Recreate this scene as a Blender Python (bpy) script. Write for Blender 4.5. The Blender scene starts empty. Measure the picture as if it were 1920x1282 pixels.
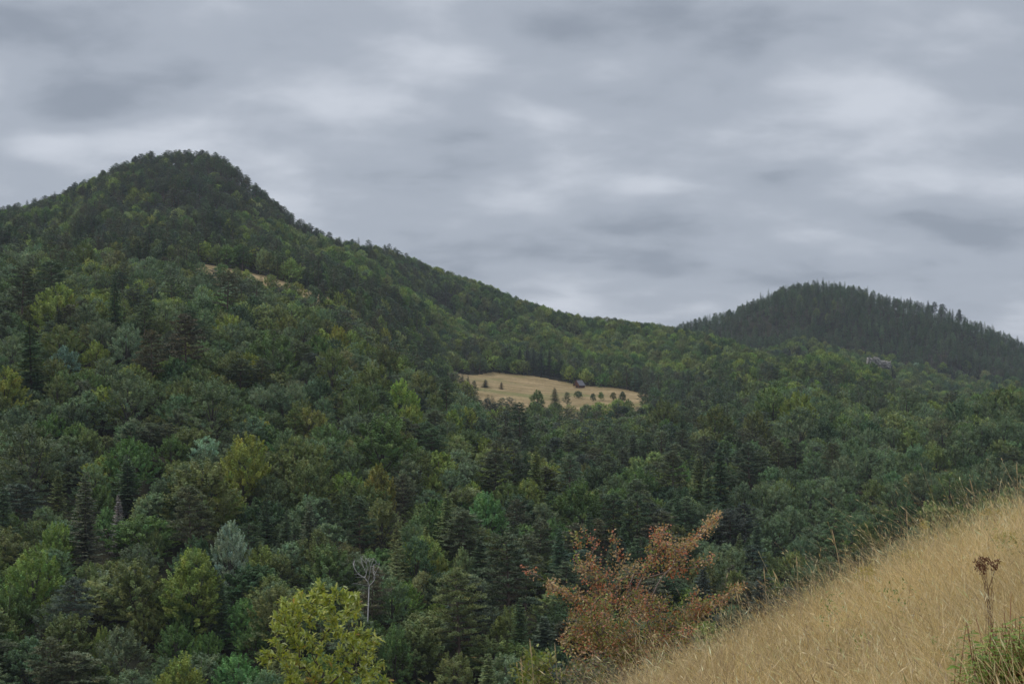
import bpy, math, random
import numpy as np
from mathutils import Vector, Matrix
rng = np.random.default_rng(11)
random.seed(5)
S = bpy.context.scene
COL = S.collection

# ------------------------------------------------------------------ camera
F = 2400.0            # focal length in pixels of the 1920 wide photograph
HZ = 700.0            # pixel row of the horizon
cam_d = bpy.data.cameras.new('camera'); cam = bpy.data.objects.new('camera', cam_d); COL.objects.link(cam)
cam_d.sensor_width = 36; cam_d.lens = 36 * F / 1920
cam_d.shift_y = (HZ - 641) / 1920
cam_d.clip_start = 0.1; cam_d.clip_end = 12000
cam.location = (0, 0, 0); cam.rotation_euler = (math.radians(90), 0, 0)
S.camera = cam
S.view_settings.view_transform = 'Standard'
S.view_settings.look = 'None'; S.view_settings.gamma = 1.0; S.view_settings.exposure = 0.0
S.view_settings.use_curve_mapping = False
cy = S.cycles
cy.max_bounces = 5; cy.diffuse_bounces = 3; cy.glossy_bounces = 1; cy.transmission_bounces = 2
cy.transparent_max_bounces = 4; cy.volume_bounces = 0

# ------------------------------------------------------------------ world: overcast sky
SUN_EL, SUN_AZ = 52.0, -62.0      # azimuth measured from the viewing direction, negative = left
W = bpy.data.worlds.new("World"); S.world = W; W.use_nodes = True
nt = W.node_tree; nt.nodes.clear()
def N(t, **k):
    n = nt.nodes.new(t)
    for a, b in k.items(): setattr(n, a, b)
    return n
def L(a, b): nt.links.new(a, b)
def Mth(op, a, b=None, clamp=False):
    n = N('ShaderNodeMath', operation=op); n.use_clamp = clamp
    for i, v in enumerate((a, b)):
        if v is None: continue
        if isinstance(v, (int, float)): n.inputs[i].default_value = v
        else: L(v, n.inputs[i])
    return n.outputs[0]
out = N('ShaderNodeOutputWorld')
tc = N('ShaderNodeTexCoord'); sep = N('ShaderNodeSeparateXYZ'); L(tc.outputs['Generated'], sep.inputs[0])
zc = Mth('MAXIMUM', sep.outputs[2], 0.0)
den = Mth('ADD', zc, 0.30)
u = Mth('DIVIDE', sep.outputs[0], den); v = Mth('DIVIDE', sep.outputs[1], den)
comb = N('ShaderNodeCombineXYZ'); L(u, comb.inputs[0]); L(v, comb.inputs[1])
mp = N('ShaderNodeMapping'); mp.inputs['Rotation'].default_value = (0, 0, math.radians(-17)); mp.inputs['Scale'].default_value = (1.0, 1.30, 1)
mp.inputs['Location'].default_value = (3.4, 1.9, 0)
L(comb.outputs[0], mp.inputs[0])
def noise(scale, detail, rough, dist, loc=None):
    n = N('ShaderNodeTexNoise'); n.inputs['Scale'].default_value = scale; n.inputs['Detail'].default_value = detail
    n.inputs['Roughness'].default_value = rough; n.inputs['Distortion'].default_value = dist
    src = mp.outputs[0]
    if loc:
        m = N('ShaderNodeMapping'); m.inputs['Location'].default_value = loc; L(src, m.inputs[0]); src = m.outputs[0]
    L(src, n.inputs['Vector']); return n.outputs[0]
n1 = noise(2.5, 2.5, 0.45, 0.1)
n2 = noise(5.5, 5.0, 0.52, 0.15, (7.3, 2.1, 0))
n3 = noise(0.8, 1.0, 0.5, 0.0, (1.3, 8.1, 0))
cl = Mth('ADD', Mth('ADD', Mth('MULTIPLY', n1, 0.50), Mth('MULTIPLY', n2, 0.32)), Mth('MULTIPLY', n3, 0.18))
# the larger thin (bright) and thick (dark) places of the cloud layer, each at its place in the layer
def lobe(px, py, rx, ry, amt, rot=0.0):
    global cl
    def uv(a, b):
        dx, dz = (a - 960) / F, (HZ - b) / F; q = math.sqrt(1 + dx * dx + dz * dz); d_ = dz / q + 0.30
        return dx / q / d_, 1 / q / d_
    u0, v0 = uv(px, py); u1, _ = uv(px + rx, py); _, v1 = uv(px, py - ry); ru, rv = abs(u1 - u0), abs(v1 - v0)
    du = Mth('SUBTRACT', u, u0); dv = Mth('SUBTRACT', v, v0)
    dv = Mth('SUBTRACT', dv, Mth('MULTIPLY', du, rot * rv / ru))
    a = Mth('DIVIDE', du, ru); b = Mth('DIVIDE', dv, rv)
    dd = Mth('ADD', Mth('MULTIPLY', a, a), Mth('MULTIPLY', b, b))
    cl = Mth('ADD', cl, Mth('MULTIPLY', Mth('POWER', 2.71828, Mth('MULTIPLY', dd, -0.8)), amt * (.72 if amt > 0 else .5)))
for a_ in [(640, 205, 120, 46, .08, -.2), (880, 130, 110, 60, .11, -.3), (330, 85, 170, 60, .06), (920, 378, 110, 34, .08), (1622, 165, 70, 38, .10), (1675, 345, 130, 40, .09), (110, 285, 130, 28, .11), (1180, 240, 240, 44, .06),
           (1500, 440, 140, 26, .06), (560, 250, 150, 30, .05), (250, 215, 220, 44, -.085), (520, 160, 150, 40, -.08), (760, 60, 130, 50, -.03), (1430, 110, 190, 38, -.06), (1300, 190, 190, 30, -.06), (900, 310, 200, 28, -.06), (1100, 420, 240, 26, -.07),
           (1500, 350, 70, 34, -.06), (1000, 475, 200, 18, -.05), (20, 300, 60, 34, -.08), (1780, 420, 140, 26, -.06), (80, 60, 110, 40, -.05)]: lobe(*a_)
ramp = N('ShaderNodeValToRGB'); L(cl, ramp.inputs[0])
r = ramp.color_ramp; r.interpolation = 'EASE'
r.elements[0].position = 0.37; r.elements[0].color = (0.275, 0.310, 0.368, 1)
r.elements[1].position = 0.66; r.elements[1].color = (0.585, 0.622, 0.688, 1)
e = r.elements.new(0.49); e.color = (0.385, 0.424, 0.488, 1)
lift = Mth('ADD', Mth('MULTIPLY', Mth('MAXIMUM', Mth('SUBTRACT', zc, 0.28), 0.0), 1.6), 1.0)          # CIE overcast: zenith brighter than the horizon
cm = N('ShaderNodeVectorMath', operation='SCALE'); L(ramp.outputs[0], cm.inputs[0]); L(lift, cm.inputs['Scale'])
sky = N('ShaderNodeTexSky', sky_type='NISHITA'); sky.sun_disc = False
sky.sun_elevation = math.radians(SUN_EL); sky.sun_rotation = math.radians(SUN_AZ)
bg_sky = N('ShaderNodeBackground'); L(sky.outputs[0], bg_sky.inputs[0]); bg_sky.inputs[1].default_value = 0.06
bg_cl = N('ShaderNodeBackground'); L(cm.outputs[0], bg_cl.inputs[0]); bg_cl.inputs[1].default_value = 1.10
mixs = N('ShaderNodeMixShader'); mixs.inputs[0].default_value = 0.93
L(bg_sky.outputs[0], mixs.inputs[1]); L(bg_cl.outputs[0], mixs.inputs[2]); L(mixs.outputs[0], out.inputs['Surface'])

sun_d = bpy.data.lights.new('sun', 'SUN'); sun = bpy.data.objects.new('sun', sun_d); COL.objects.link(sun)
sun_d.energy = 1.5; sun_d.angle = math.radians(13); sun_d.color = (1.0, 0.965, 0.91)
az, el = math.radians(SUN_AZ), math.radians(SUN_EL)
sv = Vector((math.sin(az) * math.cos(el), math.cos(az) * math.cos(el), math.sin(el)))
sun.rotation_euler = sv.to_track_quat('Z', 'Y').to_euler(); sun.location = (0, -20, 400)

# ------------------------------------------------------------------ materials
def mat(name, build):
    m = bpy.data.materials.new(name); m.use_nodes = True
    t = m.node_tree; t.nodes.clear(); o = t.nodes.new('ShaderNodeOutputMaterial')
    build(t, o); return m
def leaf_build(trans=0.25, rough=0.6, spec=0.25, facecol=False):
    def b(t, o):
        if facecol:
            a = t.nodes.new('ShaderNodeAttribute'); a.attribute_type = 'GEOMETRY'; a.attribute_name = 'fcol'; c = a.outputs['Color']
        else:
            a = t.nodes.new('ShaderNodeAttribute'); a.attribute_type = 'INSTANCER'; a.attribute_name = 'tint'
            g = t.nodes.new('ShaderNodeAttribute'); g.attribute_type = 'GEOMETRY'; g.attribute_name = 'tone'
            m = t.nodes.new('ShaderNodeVectorMath'); m.operation = 'MULTIPLY'
            t.links.new(a.outputs['Color'], m.inputs[0]); t.links.new(g.outputs['Color'], m.inputs[1]); c = m.outputs[0]
        p = t.nodes.new('ShaderNodeBsdfPrincipled'); t.links.new(c, p.inputs['Base Color'])
        p.inputs['Roughness'].default_value = rough; p.inputs['Specular IOR Level'].default_value = spec
        tr = t.nodes.new('ShaderNodeBsdfTranslucent')
        w = t.nodes.new('ShaderNodeVectorMath'); w.operation = 'MULTIPLY'; w.inputs[1].default_value = (1.15, 1.2, 0.7)
        t.links.new(c, w.inputs[0]); t.links.new(w.outputs[0], tr.inputs['Color'])
        mx = t.nodes.new('ShaderNodeMixShader'); mx.inputs[0].default_value = trans
        t.links.new(p.outputs[0], mx.inputs[1]); t.links.new(tr.outputs[0], mx.inputs[2]); t.links.new(mx.outputs[0], o.inputs[0])
    return b
def solid_build(c1, c2=None, scale=4.0, rough=0.9, stretch=(1, 1, 1), bump=0.0, detail=6, spec=0.2):
    def b(t, o):
        p = t.nodes.new('ShaderNodeBsdfPrincipled'); p.inputs['Roughness'].default_value = rough
        p.inputs['Specular IOR Level'].default_value = spec
        tcx = t.nodes.new('ShaderNodeTexCoord'); mpn = t.nodes.new('ShaderNodeMapping'); mpn.inputs['Scale'].default_value = stretch
        t.links.new(tcx.outputs['Object'], mpn.inputs[0])
        nz = t.nodes.new('ShaderNodeTexNoise'); nz.inputs['Scale'].default_value = scale; nz.inputs['Detail'].default_value = detail
        t.links.new(mpn.outputs[0], nz.inputs['Vector'])
        rr = t.nodes.new('ShaderNodeValToRGB'); rr.color_ramp.elements[0].position = .32; rr.color_ramp.elements[1].position = .68
        rr.color_ramp.elements[0].color = (*c1, 1); rr.color_ramp.elements[1].color = (*(c2 or c1), 1)
        t.links.new(nz.outputs[0], rr.inputs[0]); t.links.new(rr.outputs[0], p.inputs['Base Color'])
        if bump:
            bn = t.nodes.new('ShaderNodeBump'); bn.inputs['Strength'].default_value = bump
            t.links.new(nz.outputs[0], bn.inputs['Height']); t.links.new(bn.outputs[0], p.inputs['Normal'])
        t.links.new(p.outputs[0], o.inputs[0])
    return b
M_LEAF = mat('leaves', leaf_build(0.2, 0.6, 0.25))
M_NEEDLE = mat('needles', leaf_build(0.08, 0.65, 0.25))
M_FACE = mat('plant_leaves', leaf_build(0.3, 0.5, 0.35, True))
M_GRASS = mat('dry_grass', leaf_build(0.22, 0.6, 0.3, True))
M_BARK = mat('bark', solid_build((.05, .042, .035), (.13, .115, .095), 3, .95, (3, 3, .6), .4))
M_PINEBARK = mat('pine_bark', solid_build((.09, .06, .045), (.2, .15, .12), 3, .95, (3, 3, .6), .4))
M_DEADW = mat('dead_wood', solid_build((.3, .28, .26), (.48, .46, .43), 5, .9))
M_FLOOR = mat('forest_floor', solid_build((.025, .028, .014), (.055, .05, .028), .15, 1, (1, 1, 1), .3))
def meadow_build(t, o):
    nd, lk = t.nodes.new, t.links.new
    p = nd('ShaderNodeBsdfPrincipled'); p.inputs['Roughness'].default_value = 1; p.inputs['Specular IOR Level'].default_value = .1
    tx = nd('ShaderNodeTexCoord')
    def nz(scale, st, det=6):
        m = nd('ShaderNodeMapping'); m.inputs['Scale'].default_value = st; lk(tx.outputs['Object'], m.inputs[0])
        n = nd('ShaderNodeTexNoise'); n.inputs['Scale'].default_value = scale; n.inputs['Detail'].default_value = det; lk(m.outputs[0], n.inputs['Vector']); return n.outputs[0]
    def rp(f, p0, c0, p1, c1):
        r = nd('ShaderNodeValToRGB'); r.color_ramp.elements[0].position = p0; r.color_ramp.elements[1].position = p1
        r.color_ramp.elements[0].color = (*c0, 1); r.color_ramp.elements[1].color = (*c1, 1); lk(f, r.inputs[0]); return r.outputs[0]
    a = rp(nz(.12, (.5, 1, 1), 9), .38, (.235, .175, .082), .64, (.375, .275, .145))
    g = rp(nz(.02, (1, 1.6, 1), 5), .50, (0, 0, 0), .66, (.75, .75, .75))
    mx = nd('ShaderNodeMix'); mx.data_type = 'RGBA'; lk(g, mx.inputs[0]); lk(a, mx.inputs[6]); mx.inputs[7].default_value = (.185, .19, .07, 1)
    f = rp(nz(.7, (1, 1, 1), 4), .3, (.72, .72, .72), .7, (1.2, 1.2, 1.2))
    ml = nd('ShaderNodeMix'); ml.data_type = 'RGBA'; ml.blend_type = 'MULTIPLY'; ml.inputs[0].default_value = 1; lk(mx.outputs[2], ml.inputs[6]); lk(f, ml.inputs[7])
    lk(ml.outputs[2], p.inputs['Base Color']); lk(p.outputs[0], o.inputs[0])
M_MEADOW = mat('meadow_grass', meadow_build)
M_TURF = mat('dry_turf', solid_build((.10, .075, .04), (.26, .20, .11), 3.0, 1, (1, 1, 1), .5))
M_ROCK = mat('pale_rock', solid_build((.16, .15, .125), (.38, .355, .31), .45, .95, (1, 1, 2), .6))

# ------------------------------------------------------------------ mesh helpers
def quads_mesh(name, V, mats, face_attr=None, midx=None):
    """V (n,4,3) quads"""
    n = len(V); me = bpy.data.meshes.new(name)
    me.vertices.add(n * 4); me.vertices.foreach_set('co', V.reshape(-1).astype(np.float32))
    me.loops.add(n * 4); me.loops.foreach_set('vertex_index', np.arange(n * 4, dtype=np.int32))
    me.polygons.add(n); me.polygons.foreach_set('loop_start', np.arange(0, n * 4, 4, dtype=np.int32))
    me.polygons.foreach_set('loop_total', np.full(n, 4, dtype=np.int32))
    if face_attr:
        for an, arr in face_attr.items():
            a = me.attributes.new(an, 'FLOAT_COLOR', 'FACE')
            c = np.ones((n, 4), np.float32); c[:, :3] = arr; a.data.foreach_set('color', c.reshape(-1))
    for m in mats: me.materials.append(m)
    me.update(calc_edges=True); return me
def poly_mesh(name, verts, faces, mats, smooth=False):
    me = bpy.data.meshes.new(name); me.from_pydata([tuple(map(float, v)) for v in verts], [], faces)
    for m in mats: me.materials.append(m)
    if smooth: me.polygons.foreach_set('use_smooth', np.ones(len(me.polygons), bool))
    me.update(); return me
def unit(a): return a / np.maximum(np.linalg.norm(a, axis=-1, keepdims=True), 1e-9)
def leaf_quads(P, D, Nn, ln, wd, bend=0.0):
    """diamond leaves: base P, axis D, approx normal Nn"""
    D = unit(D); Sd = unit(np.cross(D, Nn)); Nn = np.cross(Sd, D)
    ln = np.asarray(ln)[..., None] if np.ndim(ln) else ln; wd = np.asarray(wd)[..., None] if np.ndim(wd) else wd
    mid = P + D * ln * .45 + Nn * ln * bend
    return np.stack([P, mid + Sd * wd * .5, P + D * ln - Nn * ln * bend * .5, mid - Sd * wd * .5], 1)
def tube(pts, rad, sides=6):
    pts = [np.array(p, float) for p in pts]; V = []; Fc = []
    for i, p in enumerate(pts):
        d = pts[min(i + 1, len(pts) - 1)] - pts[max(i - 1, 0)]; d = d / (np.linalg.norm(d) + 1e-9)
        a = np.cross(d, (0.3, 1, 0.1)); a /= np.linalg.norm(a) + 1e-9; b = np.cross(d, a)
        for k in range(sides):
            t = 2 * math.pi * k / sides; V.append(p + (a * math.cos(t) + b * math.sin(t)) * rad[i])
    for i in range(len(pts) - 1):
        for k in range(sides):
            k2 = (k + 1) % sides; Fc.append((i * sides + k, i * sides + k2, (i + 1) * sides + k2, (i + 1) * sides + k))
    V.append(pts[-1]); tip = len(V) - 1
    for k in range(sides): Fc.append(((len(pts) - 1) * sides + k, (len(pts) - 1) * sides + (k + 1) % sides, tip))
    return V, Fc
class MB:
    def __init__(s): s.V = []; s.F = []
    def add(s, VF):
        o = len(s.V); s.V += list(VF[0]); s.F += [tuple(i + o for i in f) for f in VF[1]]
    def box(s, x0, x1, y0, y1, z0, z1):
        v = [(x, y, z) for z in (z0, z1) for y in (y0, y1) for x in (x0, x1)]
        s.add((v, [(0, 2, 3, 1), (4, 5, 7, 6), (0, 1, 5, 4), (2, 6, 7, 3), (0, 4, 6, 2), (1, 3, 7, 5)]))
    def prism(s, prof, a0, a1, axis='x'):
        """profile (list of (u,z)) extruded along x (u=y) or y (u=x)"""
        n = len(prof)
        v = [((a, p[0], p[1]) if axis == 'x' else (p[0], a, p[1])) for a in (a0, a1) for p in prof]
        f = [tuple(range(n))[::-1], tuple(range(n, 2 * n))] + [(i, (i + 1) % n, n + (i + 1) % n, n + i) for i in range(n)]
        s.add((v, f))
    def mesh(s, name, m, smooth=False): return poly_mesh(name, s.V, s.F, [m], smooth)
def link(o, parent=None):
    COL.objects.link(o)
    if parent: o.parent = parent
    return o
def obj(name, me, parent=None): return link(bpy.data.objects.new(name, me), parent)
def tag(o, label=None, cat=None, group=None, kind=None):
    if label: o['label'] = label
    if cat: o['category'] = cat
    if group: o['group'] = group
    if kind: o['kind'] = kind
    return o
def empty(name, loc):
    e = bpy.data.objects.new(name, None); e.empty_display_size = .3; e.location = loc; return link(e)

# ------------------------------------------------------------------ terrain
YC = np.array([130, 170, 210, 250, 300, 360, 430, 500, 560, 640, 720, 800, 900, 1000, 1100, 1200, 1350, 1500, 1700, 2300.])
TAB = {   # rows of the canopy top in the photograph's pixels for each distance
 -400: [1500,1290,1060,900,745,625,535,485,465,448,432,420,408,402,398,420,460,500,560,640],
    0: [1500,1290,1060,890,740,612,522,468,452,440,425,410,398,388,386,410,455,500,560,640],
  180: [1500,1290,1060,890,745,620,532,478,464,448,430,408,380,350,338,360,430,500,560,640],
  350: [1500,1290,1065,900,750,632,545,508,512,440,425,395,350,312,284,310,400,480,560,640],
  480: [1500,1290,1070,910,765,655,580,530,536,470,460,440,410,370,350,370,430,500,560,640],
  600: [1500,1295,1080,925,790,690,612,565,570,502,495,480,460,444,436,450,490,540,600,650],
  720: [1500,1295,1095,945,815,728,664,625,636,600,560,530,505,484,468,466,500,550,610,650],
  850: [1500,1300,1110,965,850,785,738,716,742,745,712,680,655,610,560,515,540,580,620,660],
  925: [1500,1300,1120,980,870,815,777,760,772,765,716,683,653,615,570,535,560,590,630,660],
 1050: [1500,1310,1150,1010,900,845,802,782,788,775,722,694,669,635,600,573,600,620,640,670],
 1215: [1500,1325,1190,1050,925,857,806,775,775,768,724,699,688,660,620,600,630,640,650,680],
 1300: [1500,1330,1200,1065,930,857,800,758,745,735,722,706,682,650,622,612,640,608,640,690],
 1420: [1500,1340,1220,1080,940,860,797,750,728,714,702,686,665,648,665,700,640,560,600,690],
 1500: [1500,1345,1230,1090,950,862,797,752,730,716,700,672,664,692,725,705,625,533,590,690],
 1560: [1500,1345,1235,1095,952,862,799,754,734,722,696,665,660,694,735,710,620,532,590,690],
 1640: [1500,1345,1235,1100,960,866,802,760,740,731,715,690,702,742,765,720,635,552,600,690],
 1750: [1500,1345,1230,1095,960,866,806,767,750,743,745,762,782,785,770,735,655,583,620,690],
 1920: [1500,1330,1200,1070,935,852,793,753,734,726,736,772,792,785,765,745,705,655,680,695],
 2400: [1500,1330,1200,1070,935,852,793,753,734,726,720,740,760,760,745,725,705,680,688,697]}
SIL1 = [(-400,398),(0,386),(15,382),(75,368),(125,350),(175,325),(215,306),(250,291),(280,284),(325,280),(350,279),(385,281),(402,285),(425,296),(450,315),(475,339),(510,369),(550,400),(600,430),(645,445),(680,449),(705,452),(750,467),(800,490),(850,506),(900,522),(950,543),(1000,561),(1050,576),(1100,586),(1150,590),(1200,597),(1280,608),(1340,620),(1400,638),(1430,648)]
SIL2 = [(1290,608),(1330,597),(1360,587),(1400,573),(1440,553),(1480,539),(1510,530),(1550,531),(1590,538),(1640,550),(1685,562),(1720,571),(1760,580),(1800,594),(1846,612),(1880,627),(1920,645),(2000,665)]
TH = 14.0
def pchip(x, y, xq):
    h = np.diff(x); d = np.diff(y) / h; m = np.zeros_like(y)
    m[0] = d[0]; m[-1] = d[-1]
    for i in range(1, len(x) - 1):
        if d[i - 1] * d[i] > 0:
            w1 = 2 * h[i] + h[i - 1]; w2 = h[i] + 2 * h[i - 1]; m[i] = (w1 + w2) / (w1 / d[i - 1] + w2 / d[i])
    i = np.clip(np.searchsorted(x, xq) - 1, 0, len(x) - 2); t = (xq - x[i]) / h[i]
    return ((2*t**3 - 3*t**2 + 1) * y[i] + (t**3 - 2*t**2 + t) * h[i] * m[i] + (-2*t**3 + 3*t**2) * y[i+1] + (t**3 - t**2) * h[i] * m[i+1])
PXG = np.arange(-1000, 3001, 20.); YG = np.arange(130, 2301, 10.)
cols = sorted(TAB)
colz = np.array([pchip(YC, (HZ - np.array(TAB[c], float)) / F * YC - TH, YG) for c in cols])
Zt = np.array([[0.0]])
Zt = np.stack([np.interp(PXG, cols, colz[:, j]) for j in range(len(YG))], 1)      # (px, Y)
ker = np.exp(-0.5 * (np.arange(-3, 4) / 1.3) ** 2); ker /= ker.sum()
pad = np.pad(Zt, ((3, 3), (0, 0)), 'edge')
Zt = sum(ker[k] * pad[k:k + len(PXG)] for k in range(7))
def bumps(X, Y):
    s = 0
    for k, (wl, a, ph) in enumerate([(95, 1.0, .3), (63, .7, 1.9), (140, 1.1, 4.0), (41, .4, 2.2), (27, .25, .7)]):
        th = 0.7 + 1.9 * k
        s = s + a * np.sin((X * math.cos(th) + Y * math.sin(th)) / wl * 6.283 + ph + 1.3 * np.sin((X * math.sin(th) - Y * math.cos(th)) / wl * 3.1 + k))
    return s
PP, YY = np.meshgrid(PXG, YG, indexing='ij'); XX = (PP - 960) / F * YY
amp = np.clip((YY - 620) / 250, 0, 1) * 2.6 + np.clip((YY - 150) / 100, 0, 1) * .8
Zt = Zt + bumps(XX, YY) * amp * np.where((PP > 800) & (PP < 1260) & (YY > 660) & (YY < 900), .15, 1)
def ridge_fix(sil, y0, y1, p0, p1):
    band = (YG >= y0) & (YG <= y1); idx = np.where(band)[0]
    for i, p in enumerate(PXG):
        w = np.clip((p - p0) / 60 + 1, 0, 1) * np.clip((p1 - p) / 60 + 1, 0, 1)
        if w <= 0: continue
        want = np.interp(p, [s[0] for s in sil], [s[1] for s in sil]) - 1
        py = HZ - (Zt[i, idx] + TH) / YG[idx] * F; j = idx[np.argmin(py)]
        dz = (py.min() - want) / F * YG[j]
        Zt[i] += w * dz * np.exp(-0.5 * ((YG - YG[j]) / 130) ** 2)
for _ in range(2):
    ridge_fix(SIL1, 880, 1290, -1000, 1300); ridge_fix(SIL2, 1380, 1640, 1340, 2000)
def hill(X, Y):
    Xe = 26 * np.tanh(X / 26); Ye = np.where(Y < 0, 40 * np.tanh(Y / 40), Y)
    Y0 = 8.5 + .73 * np.clip(Xe, -3, 12); d = np.maximum(Y - Y0, 0)
    k = .021; lim = 16.0
    drop = np.where(d < lim, k * d * d, k * lim * lim + 2 * k * lim * (d - lim))
    return -1.71 + .337 * Xe - .141 * Ye - drop
def G(X, Y):
    X = np.asarray(X, float); Y = np.asarray(Y, float)
    Yc = np.clip(Y, 130, 2299.9); px = np.clip(960 + F * X / np.maximum(Yc, 1), PXG[0], PXG[-1] - .01)
    a = (px - PXG[0]) / 20; b = (Yc - 130) / 10; i = a.astype(int); j = np.clip(b.astype(int), 0, len(YG) - 2); fa = a - i; fb = b - j
    i2 = np.minimum(i + 1, len(PXG) - 1)
    z = (Zt[i, j] * (1 - fa) + Zt[i2, j] * fa) * (1 - fb) + (Zt[i, j + 1] * (1 - fa) + Zt[i2, j + 1] * fa) * fb
    h = hill(X, Y); h = np.where(Y > 130, h - (Y - 130) * 1.0, h)
    mx = np.maximum(h, z); return mx + 2.5 * np.log(np.exp((h - mx) / 2.5) + np.exp((z - mx) / 2.5)) * np.clip(Y / 60, 0, 1)
def proj(x, y, z): return 960 + F * x / y, HZ - F * z / y
def grid_mesh(name, Xs, Ys, Zs, m, keep=None):
    n, k = Xs.shape; V = np.stack([Xs, Ys, Zs], -1).reshape(-1, 3)
    I = np.arange(n * k).reshape(n, k); Q = np.stack([I[:-1, :-1], I[1:, :-1], I[1:, 1:], I[:-1, 1:]], -1).reshape(-1, 4)
    if keep is not None: Q = Q[keep.reshape(-1)]
    used = np.unique(Q); mp_ = -np.ones(n * k, int); mp_[used] = np.arange(len(used)); V = V[used]; Q = mp_[Q]
    me = bpy.data.meshes.new(name); me.vertices.add(len(V)); me.vertices.foreach_set('co', V.reshape(-1).astype(np.float32))
    q = len(Q); me.loops.add(q * 4); me.loops.foreach_set('vertex_index', Q.reshape(-1).astype(np.int32)); me.polygons.add(q)
    me.polygons.foreach_set('loop_start', np.arange(0, q * 4, 4, dtype=np.int32)); me.polygons.foreach_set('loop_total', np.full(q, 4, np.int32))
    me.polygons.foreach_set('use_smooth', np.ones(q, bool)); me.materials.append(m); me.update(calc_edges=True)
    return me
xs = np.concatenate([np.arange(-2000, -300, 40), np.arange(-300, 300, 6), np.arange(300, 2001, 40)]).astype(float)
ys = np.concatenate([np.arange(-160, 30, 10), np.arange(30, 300, 5), np.arange(300, 1000, 10), np.arange(1000, 2301, 20)]).astype(float)
xs = np.unique(np.concatenate([xs, np.arange(-760, 760, 12)])); 
GX, GY = np.meshgrid(xs, ys, indexing='ij'); GZ = G(GX, GY)
near = (GX > -30) & (GX < 30) & (GY > -20) & (GY < 50)
GZ = np.where((GX > -28) & (GX < 28) & (GY > -15) & (GY < 40), GZ - .35, GZ)
tag(obj('hillside', grid_mesh('hillside', GX, GY, GZ, M_FLOOR)), 'dark forest floor of the wooded valley and mountains', kind='structure')
HX, HY = np.meshgrid(np.arange(-30, 30.1, .5), np.arange(-18, 45.1, .5), indexing='ij')
HZ_ = G(HX, HY) + .04 * np.sin(HX * 3.1) * np.sin(HY * 2.7)
tag(obj('grass_slope', grid_mesh('grass_slope', HX, HY, HZ_, M_TURF)), 'dry straw-brown ground of the steep slope in the foreground', kind='structure')

def in_poly(px, y, poly):
    px = np.asarray(px, float); y = np.asarray(y, float); c = np.zeros(np.broadcast(px, y).shape, bool)
    n = len(poly)
    for i in range(n):
        x1, y1 = poly[i]; x2, y2 = poly[(i + 1) % n]
        if y1 == y2: continue
        c ^= ((y1 > y) != (y2 > y)) & (px < (x2 - x1) * (y - y1) / (y2 - y1) + x1)
    return c
MEADOWS = [
 ('meadow', [(838, 745), (838, 838), (880, 866), (925, 884), (985, 878), (1050, 866), (1120, 848), (1180, 828), (1222, 800), (1225, 740), (1190, 700), (1100, 690), (1000, 690), (900, 700)],
  'straw-coloured open meadow with the cabin, in the middle of the forest'),
 ('mown_strip', [(365, 606), (365, 644), (440, 650), (530, 652), (600, 660), (690, 690), (700, 668), (600, 624), (480, 610)],
  'thin straw-coloured strip of meadow behind the wooded brow on the left')]
for nm, poly, lab in MEADOWS:
    mx_, my_ = np.meshgrid(np.arange(-290, 120, 3.), np.arange(570, 900, 3.), indexing='ij')
    kp = in_poly(960 + F * mx_[:-1, :-1] / my_[:-1, :-1], my_[:-1, :-1], poly)
    tag(obj(nm, grid_mesh(nm, mx_, my_, G(mx_, my_) + .35, M_MEADOW, kp)), lab, kind='structure')
def on_meadow(px, y): return in_poly(px, y, MEADOWS[0][1]) | in_poly(px, y, MEADOWS[1][1])

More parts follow.
